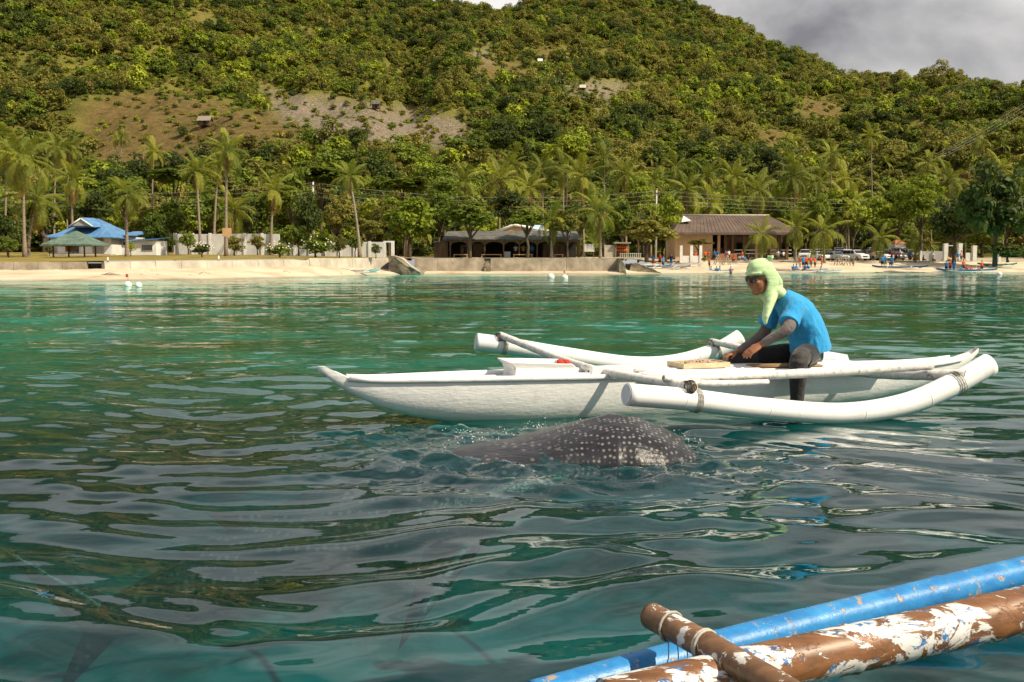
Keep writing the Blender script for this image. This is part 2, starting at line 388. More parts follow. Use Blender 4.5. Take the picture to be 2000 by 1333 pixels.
# ---------------------------------------------------------------- the sea
wr = np.random.RandomState(11)
NW = 64
lam = np.exp(wr.uniform(math.log(0.17), math.log(0.95), NW)); lam[:6] = [3.9, 2.9, 2.2, 1.7, 1.4, 1.15]
ang = wr.normal(math.radians(-99), math.radians(25), NW); ph = wr.uniform(0, 6.283, NW)
slope = np.full(NW, 0.0182); slope[lam < 0.24] *= 0.6; slope[lam > 1.1] *= 1.0
def sea_z(x, y):
    wx = x + 0.28 * np.sin(0.9 * y + 0.5 * x) + 0.16 * np.sin(1.9 * x - 0.7 * y + 2); wy = y + 0.22 * np.sin(1.25 * x + 0.4 * y + 1) + 0.10 * np.sin(2.7 * x + 1.1 * y)
    z = np.zeros_like(x)
    amp = 0.75 + 0.9 * (fbm(x / 3.3 + 7, y / 3.3, 21, 2) - 0.37) * 1.4
    for k in range(NW):
        K = 2 * math.pi / lam[k]; res = np.clip(lam[k] / (0.012 * np.maximum(np.hypot(x, y), 1.0)) - 1.2, 0, 1)
        z += slope[k] / K * np.sin(K * (math.cos(ang[k]) * wx + math.sin(ang[k]) * wy) + ph[k]) * res
    z *= np.clip(amp, 0.35, 1.5)
    # churned water round the shark and the man's leg
    ch = np.exp(-(((x - 0.25) / 1.15) ** 2 + ((y - 5.75) / 0.55) ** 2)) + 0.6 * np.exp(-(((x - 2.3) / 0.5) ** 2 + ((y - 7.75) / 0.25) ** 2)) + 0.8 * np.exp(-(((x + 0.5) / 0.8) ** 2 + ((y - 6.75) / 0.35) ** 2))
    f1 = fbm(x * 5.0 + 0.7 * y, y * 7.5, 31, 4) - 0.47
    z += ch * f1 * 0.17 + ch * (fbm(x * 13 + 3, y * 16, 41, 3) - 0.44) * 0.035
    return z
rows = [-40.0, -30, -22, -16, -11, -8, -6, -4, -2.5, -1.2, -0.2, 0.5]
y_ = 1.0
while y_ < 152: rows.append(y_); y_ += max(0.0105, 0.0042 * y_ * (1.0 + y_ / 45.0))
rows = np.array(rows)
us = np.concatenate([np.linspace(-1.9, -0.72, 70, endpoint=False), np.linspace(-0.72, 0.72, 520, endpoint=False), np.linspace(0.72, 1.9, 71)])
UU, YY = np.meshgrid(us, rows); SPR = np.where(YY > 0, YY + 1.4, 1.4 - YY * 1.2); XX = UU * SPR
ZZ = sea_z(XX, YY)
pxw = 1000 + F * XX / np.maximum(YY, 0.3)
ZZ = ZZ * np.clip((waterline(pxw) - YY) / 10, 0.15, 1)
wm = MB('sea_water'); co = wm.coord('pos')
sep = wm.n('ShaderNodeAttribute', attribute_name='shallow')
md_ = wm.n('ShaderNodeAttribute', attribute_name='mid')
deep_n = wm.ramp(wm.noise(0.30, 5, 0.6, co), [(0.35, (0.0012, 0.022, 0.026)), (0.60, (0.0015, 0.080, 0.095))])
deep_f = wm.ramp(wm.noise(0.16, 6, 0.62, wm.coord('pos', (0.6, 1, 1))), [(0.36, (0.006, 0.080, 0.034)), (0.48, (0.006, 0.18, 0.115)), (0.60, (0.008, 0.34, 0.28))])
deep = wm.mix(md_.outputs['Fac'], deep_n, deep_f)
shal = wm.ramp(wm.noise(0.13, 6, 0.6, wm.coord('pos', (0.5, 1, 1))), [(0.34, (0.02, 0.16, 0.08)), (0.44, (0.03, 0.46, 0.36)), (0.56, (0.06, 0.72, 0.62))])
col = wm.mix(sep.outputs['Fac'], deep, shal)
hn1 = wm.noise(5.0, 3, 0.5, wm.coord('pos', (0.55, 1.0, 1))); hn2 = wm.noise(0.9, 4, 0.55, wm.coord('pos', (0.45, 1.0, 1))); hn3 = wm.noise(2.4, 3, 0.5, wm.coord('pos', (0.38, 1.0, 1)), 0.3)
cd = wm.n('ShaderNodeAttribute', attribute_name='far')
hh = wm.math('ADD', wm.math('ADD', wm.math('MULTIPLY', hn1, 0.0028), wm.math('MULTIPLY', wm.math('MULTIPLY', hn3, md_.outputs['Fac']), 0.022)), wm.math('MULTIPLY', wm.math('MULTIPLY', hn2, cd.outputs['Fac']), 0.125))
bp = wm.n('ShaderNodeBump'); bp.inputs['Strength'].default_value = 1.0; bp.inputs['Distance'].default_value = 1.0; wm.l(hh, bp.inputs['Height'])
gl = wm.n('ShaderNodeBsdfGlossy'); gl.inputs['Roughness'].default_value = 0.015; gl.inputs[0].default_value = (1, 1, 1, 1)
df = wm.n('ShaderNodeBsdfDiffuse'); tr = wm.n('ShaderNodeBsdfTransparent'); tr.inputs[0].default_value = (0.85, 0.97, 0.96, 1)
wm.l(col, df.inputs[0]); wm.l(bp.outputs[0], gl.inputs['Normal'])
fr = wm.n('ShaderNodeFresnel'); fr.inputs[0].default_value = 1.333; wm.l(bp.outputs[0], fr.inputs['Normal'])
m1 = wm.n('ShaderNodeMixShader')
tw = wm.n('ShaderNodeMapRange'); tw.inputs[1].default_value = 0; tw.inputs[2].default_value = 1; tw.inputs[3].default_value = 0.27; tw.inputs[4].default_value = 0.85
wm.l(wm.math('MAXIMUM', sep.outputs['Fac'], wm.math('MULTIPLY', md_.outputs['Fac'], 0.5)), tw.inputs[0]); wm.l(tw.outputs[0], m1.inputs[0])
wm.l(tr.outputs[0], m1.inputs[1]); wm.l(df.outputs[0], m1.inputs[2])
m2 = wm.n('ShaderNodeMixShader'); wm.l(fr.outputs[0], m2.inputs[0]); wm.l(m1.outputs[0], m2.inputs[1]); wm.l(gl.outputs[0], m2.inputs[2])
wm.l(m2.outputs[0], wm.out.inputs[0])
va = wm.n('ShaderNodeVolumeAbsorption'); va.inputs[0].default_value = (0.12, 0.80, 0.84, 1); va.inputs[1].default_value = 0.56
wm.l(va.outputs[0], wm.out.inputs['Volume'])
seam = np_mesh('sea', np.stack([XX, YY, ZZ], -1).reshape(-1, 3), grid_quads(*XX.shape), wm.m)
sh = np.clip(1.4 - (waterline(pxw) - YY) / 46, 0, 1) * np.clip((fbm(pxw / 230, YY / 11, 77, 3) - 0.27) * 5.0, 0.1, 1)
at = seam.attributes.new('shallow', 'FLOAT', 'POINT'); at.data.foreach_set('value', sh.ravel().astype(np.float32))
at = seam.attributes.new('mid', 'FLOAT', 'POINT'); at.data.foreach_set('value', np.clip((YY - 5.5) / 7, 0, 1).ravel().astype(np.float32))
at = seam.attributes.new('far', 'FLOAT', 'POINT'); at.data.foreach_set('value', np.clip((YY - 14) / 40, 0, 1).ravel().astype(np.float32))
tag(obj('sea', seam), kind='structure')
# ---------------------------------------------------------------- vegetation
L_lime = leafmat('leaf_lime', (0.12, 0.165, 0.012), (0.24, 0.29, 0.019), (0.37, 0.40, 0.036))
L_green = leafmat('leaf_green', (0.048, 0.078, 0.010), (0.115, 0.158, 0.016), (0.20, 0.245, 0.024))
L_dark = leafmat('leaf_dark', (0.02, 0.034, 0.008), (0.048, 0.07, 0.012), (0.09, 0.115, 0.018), 0.2)
L_olive = leafmat('leaf_olive', (0.075, 0.076, 0.015), (0.165, 0.155, 0.028), (0.26, 0.23, 0.045))
L_gold = leafmat('leaf_gold', (0.11, 0.10, 0.018), (0.22, 0.192, 0.030), (0.33, 0.285, 0.05))
L_brown = leafmat('leaf_brown', (0.09, 0.066, 0.022), (0.165, 0.118, 0.036), (0.24, 0.17, 0.055))
L_palm = leafmat('palm_leaf', (0.075, 0.10, 0.011), (0.17, 0.19, 0.019), (0.31, 0.30, 0.034), 0.25, 0.8)
L_palmdry = leafmat('palm_leaf_dry', (0.15, 0.10, 0.025), (0.27, 0.185, 0.045), (0.36, 0.25, 0.07), 0.25, 0.8)
m_bark = mottled('bark', (0.06, 0.045, 0.03), (0.16, 0.12, 0.085), 5, 0.9, 0.1, 0.5, kind='obj', stretch=(3, 3, 1))
m_ptrunk = mottled('palm_trunk', (0.17, 0.13, 0.095), (0.36, 0.29, 0.22), 2.5, 0.9, 0.1, 0.5, kind='obj', stretch=(1, 1, 6))
m_nut = mottled('coconut_husk', (0.12, 0.10, 0.02), (0.30, 0.20, 0.05), 3, 0.6)

def crown_mesh(name, mat, seed, clumps, per, leaf, rc=0.34, flat=1.0, shell=0.5, top=None, up=0.35):
    """unit crown: leaf-sized faces set on many small clumps through the volume"""
    g = np.random.RandomState(seed); V = []; Q = []
    cs = []
    while len(cs) < clumps:
        p = g.uniform(-1, 1, 3); d = np.linalg.norm(p)
        if d > 1 or d < shell * g.uniform(0.5, 1.0): continue
        if p[2] < -0.72: continue
        p[2] *= flat; p = p * (0.80 + 0.22 * math.sin(3.1 * math.atan2(p[1], p[0]) + seed)); cs.append(p * 0.86)
    for c_ in cs:
        r = rc * g.uniform(0.65, 1.2); n = int(per * g.uniform(0.7, 1.3))
        d = g.normal(size=(n, 3)); d /= np.linalg.norm(d, axis=1)[:, None]; d[:, 2] = np.where(d[:, 2] < -0.45, -d[:, 2], d[:, 2])
        pos = c_ + d * r * np.array([1, 1, 0.72]) * g.uniform(0.62, 1.05, (n, 1))
        nr = d + g.normal(size=(n, 3)) * 0.55 + np.array([0, 0, up]); nr /= np.linalg.norm(nr, axis=1)[:, None]
        a = np.cross(nr, g.normal(size=(n, 3))); a /= np.linalg.norm(a, axis=1)[:, None]; b_ = np.cross(nr, a)
        s = leaf * g.uniform(0.6, 1.35, (n, 1)); a = a * s; b_ = b_ * s * 0.62
        k = len(V) * 4 if False else sum(len(x) for x in V)
        V.append(np.stack([pos - a, pos - b_ + nr * s * 0.18, pos + a, pos + b_ + nr * s * 0.18], 1).reshape(-1, 3))
        Q.append(k + np.arange(n * 4).reshape(n, 4))
    return np_mesh(name, np.concatenate(V), np.concatenate(Q), mat, smooth=False)
def trunk_mesh(name, seed, forks=5):
    g = random.Random(seed); bm = bmesh.new()
    tube(bm, [(0, 0, -0.08), (g.uniform(-.03, .03), g.uniform(-.03, .03), 0.3), (g.uniform(-.06, .06), g.uniform(-.06, .06), 0.62), (0, 0, 1.0)], [0.085, 0.062, 0.05, 0.03], 7)
    for k in range(forks):
        a = k * 2.4 + g.uniform(-.4, .4); z = g.uniform(0.42, 0.7); l = g.uniform(0.35, 0.6)
        tube(bm, [(0, 0, z), (math.cos(a) * l * .5, math.sin(a) * l * .5, z + .22), (math.cos(a) * l, math.sin(a) * l, z + g.uniform(.3, .55))], [0.036, 0.024, 0.010], 5)
    me = me_from_bm(name, bm, True); me.materials.append(m_bark); return me
TR = [trunk_mesh('trunk', s) for s in (1, 2, 3)]
CR = {}
for nm, mat_, sd_ in (('lime', L_lime, 1), ('green', L_green, 2), ('dark', L_dark, 3), ('olive', L_olive, 4), ('gold', L_gold, 5), ('brown', L_brown, 6)):
    CR[nm] = [crown_mesh('crown', mat_, sd_ * 10 + k, 44, 62, 0.066, 0.27) for k in range(2)]
CRF = {'lime': CR['lime'], 'green': CR['green'], 'dark': CR['dark'], 'olive': CR['olive'], 'gold': CR['gold'], 'brown': CR['brown']}
CR['rain'] = [crown_mesh('crown', L_green, 71, 70, 70, 0.06, 0.21, 0.62, 0.35, up=1.2)]
CR['almond'] = [crown_mesh('crown', L_olive, 72, 52, 70, 0.062, 0.24, 0.8, 0.3, up=0.9), crown_mesh('crown', L_green, 73, 52, 70, 0.062, 0.24, 0.8, 0.3, up=0.9)]
CR['bamboo'] = [crown_mesh('crown', L_lime, 75, 80, 60, 0.048, 0.20, 1.0, 0.4)]
CR['flower'] = [crown_mesh('crown', L_green, 76, 26, 46, 0.10, 0.30, 0.9, 0.3, up=0.8)]

def tree(px, Y, py_c, rx_px, ry_px, kind, label, name='leafy_tree', cat='tree', group=None, seed=0, zbase=None, trunk=True):
    """px: bearing; py_c: picture height of the crown's centre; rx, ry in picture pixels at that depth"""
    s = Y / F; base = G(px, Y)
    if zbase is not None: base.z = zbase
    hc = ZW(py_c, Y) - base.z; rx = rx_px * s; rz = ry_px * s
    hc = max(hc, rz * 0.75)
    t = thing(name, label, cat, base, rnd.uniform(0, 6.28), group)
    c_ = bpy.data.objects.new('crown', CR[kind][seed % len(CR[kind])]); link(c_, t); c_.location = (0, 0, hc); c_.scale = (rx, rx, rz); c_.rotation_euler = (0, 0, rnd.uniform(0, 6.28))
    if trunk:
        k = bpy.data.objects.new('trunk', TR[seed % 3]); link(k, t); w = max(min(rx, 4.5), 0.8) * 0.9; k.scale = (w, w, max(hc, 0.4))
    return t

# ---- coconut palms
def frond_mesh(name, L, droop, nleaf, wid, seed, mat, lw=0.055):
    g = random.Random(seed); V = []; Q = []
    def pt(t):
        a = -droop * t * t * 0.9; return None
    pts = []; x = z = 0; n = 14; a = 0.0
    for i in range(n + 1):
        pts.append(Vector((x, 0, z))); a = -droop * ((i + 1) / n) ** 1.35; x += L / n * math.cos(a); z += L / n * math.sin(a)
    def at(t):
        f = t * n; i = min(int(f), n - 1); return pts[i].lerp(pts[i + 1], f - i), (pts[i + 1] - pts[i]).normalized()
    bm = bmesh.new()
    tube(bm, pts, [0.045 * (1 - 0.85 * i / n) + 0.006 for i in range(n + 1)], 4)
    for k in range(nleaf):
        t = 0.14 + 0.86 * k / (nleaf - 1); p, d = at(min(t, 0.999)); ll = wid * (0.45 + 0.75 * math.sin(math.pi * min(1, t * 0.82 + 0.12))) * g.uniform(0.85, 1.12)
        up = Vector((-d.z, 0, d.x))
        for s in (-1, 1):
            dr = (Vector((0, s, 0)) * 0.80 + d * g.uniform(0.45, 0.75) - up * 0.12).normalized()
            tip = p + dr * ll * 0.62; end = p + dr * ll * 0.95 + Vector((0, 0, -1)) * ll * g.uniform(0.28, 0.55)
            w = d * lw
            a_ = bm.verts.new(p - w * .6); b_ = bm.verts.new(p + w * .6); c_ = bm.verts.new(tip + w); e_ = bm.verts.new(tip - w); f_ = bm.verts.new(end)
            bm.faces.new([a_, b_, c_, e_]); bm.faces.new([e_, c_, f_])
    me = me_from_bm(name, bm); me.materials.append(mat); return me
FRO = [frond_mesh('frond', 4.2, 0.75, 30, 0.85, 1, L_palm), frond_mesh('frond', 4.4, 1.25, 30, 0.9, 2, L_palm), frond_mesh('frond', 4.3, 1.65, 30, 0.95, 3, L_palm), frond_mesh('frond', 3.9, 1.1, 24, 0.75, 4, L_palmdry)]
def frond_set(seed, n=22, dry=3):
    g = random.Random(seed); out = []
    for k in range(n):
        az = k * 2.399 + g.uniform(-.25, .25); f = k / (n - 1)
        el = R(80 - 128 * f ** 0.9) + g.uniform(-.22, .22)
        i = 0 if f < 0.3 else (1 if f < 0.65 else 2)
        if k >= n - dry: i = 3; el = R(g.uniform(-72, -48))
        out.append((i, az + g.uniform(-.3, .3), el, g.uniform(0.72, 1.12)))
    return out
def palm_crown_mesh(name, seed, n, dry):
    bm = bmesh.new()
    for i, az, el, s in frond_set(seed, n, dry):
        v0 = len(bm.verts); f0 = len(bm.faces); bm.from_mesh(FRO[i]); bm.verts.ensure_lookup_table(); bm.faces.ensure_lookup_table()
        bmesh.ops.transform(bm, matrix=Euler((0, -el, az)).to_matrix().to_4x4() @ Matrix.Scale(s, 4), verts=bm.verts[v0:])
        for f in bm.faces[f0:]: f.material_index = 1 if i == 3 else 0
    me = me_from_bm(name, bm); me.materials.append(L_palm); me.materials.append(L_palmdry); return me
PCR = [palm_crown_mesh('crown', 5, 20, 2), palm_crown_mesh('crown', 6, 24, 4), palm_crown_mesh('crown', 9, 18, 1)]
def palm_trunk(h, lean, seed):
    g = random.Random(seed); bm = bmesh.new(); n = 9; pts = []; rr = []
    for i in range(n + 1):
        t = i / n; pts.append((lean[0] * t ** 1.6, lean[1] * t ** 1.6, -0.3 + (h + 0.3) * t)); rr.append(0.15 + 0.14 * (1 - t) ** 5 - 0.03 * t)
    tube(bm, pts, rr, 7); me = me_from_bm('trunk', bm, True); me.materials.append(m_ptrunk); return me
bmn = bmesh.new()
for k in range(7): ball(bmn, (0.26 * math.cos(k * 0.9), 0.26 * math.sin(k * 0.9), -0.25 - 0.12 * (k % 2)), 0.14, n=6, m=4)
NUTS = me_from_bm('coconuts', bmn, True); NUTS.materials.append(m_nut)
WHERE = ('at the far left', 'behind the blue roofed house', 'behind the white perimeter wall', 'above the leaning palm', 'behind the big lime tree', 'behind the restaurant', 'left of the brown roofed hall', 'behind the brown roofed hall', 'behind the parked cars', 'behind the bamboo clump', 'at the far right')
def where_(px): return WHERE[int(np.clip(px // 190, 0, 10))]
def palm(px, py, Y, r_px, label, base_px=None, detail=False, seed=0, group='coconut palms along the shore', nfr=22, dry=3):
    """crown centre at (px, py) in the picture, standing at depth Y"""
    bp_ = base_px if base_px is not None else px
    base = G(bp_, Y); top = P(px, py, Y); s = r_px * Y / F / 3.7
    h = top.z - base.z
    t = thing('coconut_palm', label, 'palm tree', base, 0, group)
    k = obj('trunk', palm_trunk(h, (top.x - base.x, 0), seed), None, t, world=False)
    tp = Vector((top.x - base.x, 0, h))
    if detail:
        az0 = rnd.uniform(0, 6.28)
        for i, az, el, sc in frond_set(seed + 3, nfr, dry):
            o = bpy.data.objects.new('frond', FRO[i]); link(o, t); o.location = tp; o.rotation_euler = (0, -el, az + az0); o.scale = (s * sc,) * 3
        o = bpy.data.objects.new('coconuts', NUTS); link(o, t); o.location = tp; o.scale = (s,) * 3
    else:
        o = bpy.data.objects.new('crown', PCR[seed % 3]); link(o, t); o.location = tp; o.scale = (s,) * 3; o.rotation_euler = (0, 0, rnd.uniform(0, 6.28))
    return t
front_palms = [
 (45, 312, 100, 72, 52, 'tall coconut palm at the far left, its trunk rising behind the seawall', 1), (72, 392, 104, 58, 58, 'bushy coconut palm with hanging skirt of fronds left of blue roofed house', 2),
 (140, 352, 128, 45, 146, 'coconut palm standing behind the left wing of the blue roofed house', 3), (248, 380, 101, 47, 251, 'coconut palm with drooping yellow fronds just right of blue roofed house', 4),
 (383, 335, 122, 42, 394, 'slender coconut palm with narrow crown left of the two tallest trunks', 5), (443, 295, 108, 48, 444, 'tall coconut palm with square board on its trunk', 6),
 (427, 322, 124, 36, 420, 'thin tall coconut palm close behind the palm with the board', 7), (534, 372, 122, 46, 531, 'full coconut palm with hanging fronds in front of white wall end', 8),
 (682, 345, 113, 38, 704, 'leaning thin coconut palm with yellowed sparse crown above garden wall', 9), (455, 412, 132, 46, 456, 'low coconut palm with arching fronds over the white perimeter wall', 10),
 (1077, 432, 123.5, 44, 1077, 'coconut palm with narrow crown in front of the restaurant roof', 11), (1170, 415, 124, 54, 1172, 'wide coconut palm at the right end of the restaurant', 12),
 (1487, 458, 148, 42, 1486, 'young coconut palm in front of the brown roofed hall', 13), (1607, 452, 149, 48, 1608, 'young coconut palm left of the parked cars', 14),
 (1719, 466, 150, 38, 1718, 'young coconut palm in front of the parked white vans', 15), (1786, 470, 152, 36, 1785, 'small coconut palm at right end of the car park', 16),
 (1556, 446, 158, 36, 1552, 'young coconut palm at right end of brown roofed hall', 17), (975, 352, 158, 52, 976, 'tall coconut palm rising behind the left half of the restaurant', 18),
 (1135, 348, 162, 48, 1140, 'tall coconut palm rising behind the right half of the restaurant', 19), (1340, 372, 170, 48, 1342, 'coconut palm behind left end of the brown roof', 20)]
for i, (px, py, Y, r_, bpx, lab, sd_) in enumerate(front_palms):
    small = 1480 < px
    palm(px, py, Y, r_, lab, bpx, True, sd_, nfr=14 if small else 22, dry=0 if small else 4)
back_palms = [(1035, 368, 165, 42), (1060, 335, 185, 38), (1000, 322, 188, 36), (1100, 330, 186, 38), (1222, 342, 172, 42), (1270, 360, 184, 36), (1390, 402, 172, 44), (1432, 348, 182, 40), (1480, 372, 175, 46),
 (1550, 345, 180, 46), (1512, 398, 178, 40), (1622, 302, 200, 30), (1700, 268, 215, 27), (1655, 398, 172, 44), (1592, 358, 184, 38), (1650, 352, 186, 36), (1742, 396, 176, 42), (1912, 270, 215, 27), (1852, 352, 188, 38),
 (15, 300, 150, 40), (110, 290, 170, 34), (300, 298, 186, 30), (135, 292, 188, 32), (1320, 330, 190, 34), (1180, 310, 192, 34), (905, 355, 184, 34), (1955, 330, 190, 38), (1815, 320, 192, 32), (1380, 345, 188, 34)]
for i, (px, py, Y, r_) in enumerate(back_palms):
    palm(px, py, Y, r_, '%s coconut palm in the tree belt %s' % ('tall' if py < 335 else ('mid sized' if py < 372 else 'low'), where_(px)), None, False, i, 'coconut palms standing in the belt behind the village')
for i, (px, py, Y, r_) in enumerate([(240, 268, 262, 18), (228, 272, 268, 15), (212, 190, 400, 14), (194, 200, 395, 12), (285, 268, 265, 9), (1122, 165, 500, 12), (300, 190, 405, 12), (265, 130, 470, 13), (245, 135, 475, 12)]):
    palm(px, py, Y, r_, 'small lone palm on or beside a dry field on the slope', None, False, i, 'lone palms on the dry fields')

# ---- broadleaf trees near the shore, each named by its place
for args in [
 (305, 113, 452, 34, 42, 'green', 'rounded bright green tree right of the blue roofed house'), (345, 128, 428, 34, 46, 'green', 'green tree behind the white perimeter wall beside the thin palm'),
 (800, 127, 432, 66, 60, 'lime', 'large bright lime green tree left of the restaurant'), (918, 122.6, 424, 64, 40, 'almond', 'broad olive tree shading the left half of the restaurant roof'),
 (1030, 123.0, 428, 48, 28, 'almond', 'olive leaved tree hanging over middle of the restaurant roof'), (605, 132, 420, 34, 66, 'dark', 'tall dark narrow tree behind garden wall'),
 (665, 136, 420, 40, 46, 'olive', 'olive tree with orange flowers behind the leaning palm'), (722, 120, 448, 36, 26, 'olive', 'low feathery tree in front of white garden wall'),
 (1262, 136, 452, 62, 42, 'almond', 'spreading olive tree over the vest stall left of brown roofed hall'), (1362, 146, 474, 30, 9, 'almond', 'small flat topped tree in front of the hall wall'),
 (1246, 166, 382, 32, 44, 'lime', 'yellow lime tree beside the utility pole'), (575, 150, 380, 55, 60, 'green', 'dense green tree behind the full palm'),
 (1592, 168, 412, 36, 40, 'green', 'bright green tree behind young palm left of the cars'), (1702, 165, 425, 52, 48, 'lime', 'lime green tree behind the parked vans'),
 (1795, 162, 395, 66, 62, 'bamboo', 'big yellow green feathery bamboo clump right of the car park'), (1940, 128, 395, 92, 122, 'dark', 'huge dark shady tree filling the right edge of the shore'),
 (1860, 150, 432, 60, 62, 'dark', 'dark tree over the white wall at the right'), (2040, 140, 330, 80, 120, 'green', 'tall green tree cut by right picture edge'),
 (20, 110, 455, 36, 46, 'dark', 'dark tree at the left picture edge behind the palms'), (185, 140, 405, 55, 48, 'dark', 'dark dense tree directly behind the blue roof'),
 (1105, 205, 292, 44, 34, 'lime', 'round yellow green tree on the foot of slope above the palms'), (870, 160, 385, 55, 45, 'green', 'green tree behind the big lime tree'),
 (630, 178, 345, 92, 36, 'rain', 'wide flat rain tree behind the white wall'), (790, 176, 362, 78, 30, 'rain', 'wide flat rain tree above the lime tree'),
 (345, 180, 345, 70, 34, 'rain', 'flat spreading rain tree behind the slender palms'), (700, 262, 268, 26, 24, 'dark', 'dark round tree at lower edge of the pale cleared field'),
 (1500, 210, 318, 34, 34, 'dark', 'dark round tree on slope above the brown roofed hall'), (1815, 560, 160, 26, 26, 'olive', 'tall ragged tree breaking the skyline on right ridge'),
 (1425, 172, 420, 40, 36, 'green', 'green tree behind the middle of brown roof'), (1130, 150, 425, 55, 42, 'dark', 'dark tree between the two palms at the restaurant'),
 (1108, 123.2, 436, 36, 34, 'almond', 'olive tree between two palms hiding right end of the restaurant'), (858, 133, 415, 46, 52, 'green', 'green tree over left end of the restaurant'), (760, 140, 425, 44, 52, 'olive', 'olive tree left of the big lime tree'), (1215, 148, 432, 40, 46, 'green', 'green tree behind the vest stall'), (1300, 150, 420, 40, 46, 'lime', 'lime green tree just left of the brown roof'),
 (1640, 172, 405, 44, 46, 'lime', 'yellow green tree right of the brown roofed hall'), (1750, 172, 410, 50, 50, 'green', 'green tree behind the kiosk'), (510, 150, 418, 46, 48, 'green', 'green tree behind the high white wall, right of the board palm'), (420, 146, 415, 46, 50, 'green', 'green tree behind the high white wall at the twin palm trunks'), (1000, 152, 405, 55, 42, 'dark', 'dark tree behind the restaurant gable'), (480, 142, 425, 40, 38, 'dark', 'dark tree behind the white wall left of the full palm'),
 (250, 152, 380, 48, 42, 'green', 'green tree behind the palm right of blue roofed house'), (90, 150, 420, 60, 50, 'dark', 'dark tree behind the bushy palm at left')]:
    px, Y, pc, rx, ry, kd, lab = args
    tree(px, Y, pc, rx, ry, kd, lab, seed=int(px) % 7, group=None)
for px, Y, pc, rx, ry, kd, lab in [
 (397, 99, 487, 22, 14, 'flower', 'low frangipani bush with white flowers left of the board palm'), (548, 104, 489, 26, 18, 'flower', 'frangipani bush with white flowers below the full palm'),
 (618, 106, 484, 34, 22, 'flower', 'tall frangipani bush with white flowers in middle of the lawn'), (664, 107, 478, 22, 24, 'olive', 'olive garden bush left of the leaning palm'),
 (258, 104, 484, 11, 14, 'lime', 'small yellow green bush at the foot of house palm'), (20, 98, 480, 22, 22, 'green', 'green shrub under the palms at far left'),
 (100, 108, 488, 12, 12, 'olive', 'small shrub behind the gazebo posts'), (460, 112, 478, 24, 22, 'olive', 'airy bush beside the board palm'),
 (370, 121, 470, 20, 22, 'green', 'green shrub against the high white wall, left'), (505, 120.5, 474, 20, 20, 'olive', 'olive shrub against the high white wall, right'), (585, 116, 466, 26, 30, 'green', 'leafy green shrub rising over the lower garden wall'), (635, 116.5, 470, 24, 26, 'lime', 'yellow green shrub over the lower garden wall'), (695, 116, 474, 20, 22, 'green', 'green shrub by the foot of leaning palm'), (330, 118, 470, 22, 26, 'dark', 'dark shrub left of the high white wall'),
 (565, 118, 462, 24, 26, 'lime', 'banana clump with broad leaves at the end of white wall'), (735, 112, 487, 12, 16, 'dark', 'small clipped dark tree at end of garden wall'),
 (1374, 140, 507, 8, 5, 'lime', 'low weed tuft on the beach below the pillared fence'), (1965, 126, 490, 40, 22, 'dark', 'dark shrub under the huge shady tree')]:
    t = tree(px, Y, pc, rx, ry, kd, lab, 'garden_shrub', 'shrub', seed=1, group=None, trunk=True)
    if kd == 'flower':
        bm = bmesh.new(); g = random.Random(int(px))
        for k in range(24):
            d = Vector((g.gauss(0, 1), g.gauss(0, 1), abs(g.gauss(0, .7)))).normalized(); s = Y / F
            ball(bm, (d.x * rx * s, d.y * rx * s, ZW(pc, Y) - t.location.z + d.z * ry * s), 0.07, n=5, m=4)
        mw = bpy.data.materials.get('white_petals') or mottled('white_petals', (0.75, 0.72, 0.6), (0.85, 0.83, 0.75), 3, 0.6)
        f = obj('blossoms', bm, mw, t, world=False); f['kind'] = 'stuff'

# ---- belt of trees behind the village and on the lower slope: individuals
gb = random.Random(5); nb = 0
for k in range(1500):
    if nb >= 300: break
    px = gb.uniform(-120, 2120); Y = gb.uniform(172, 262)
    if 172 < px < 560 and Y > 232: continue
    if 560 < px < 920 and Y > 250: continue
    s = F / Y; rx = gb.uniform(2.3, 4.8) * s; ry = rx * gb.uniform(0.75, 1.1); h = gb.uniform(5.0, 13.0) if Y < 205 else gb.uniform(3.0, 6.5)
    g0 = G(px, Y); pc = py_of(g0.x, Y, g0.z + h * 0.62)
    kd = gb.choices(['green', 'lime', 'dark', 'olive', 'gold', 'rain'], [5, 4.6 if px > 750 else 2.6, 1.4, 2.2, 0.6, 1.0])[0]
    where = ('at the far left', 'behind the blue roofed house', 'behind the white perimeter wall', 'above the leaning palm', 'behind the big lime tree', 'behind the restaurant', 'left of the brown roofed hall', 'behind the brown roofed hall', 'behind the parked cars', 'behind the bamboo clump', 'at the far right')[int(np.clip((px + 0) // 190, 0, 10))]
    look = {'green': 'mid green', 'lime': 'yellow-green', 'dark': 'dark green', 'olive': 'olive green', 'gold': 'golden brown', 'rain': 'flat-topped'}[kd]
    tree(px, Y, pc, rx, ry, kd, '%s %s belt tree %s %s' % ('large' if rx * Y / F > 4.2 else 'small', look, 'low' if Y < 195 else ('halfway' if Y < 228 else 'high'), where), 'belt_tree', 'tree', 'trees of the belt behind the village', seed=k); nb += 1

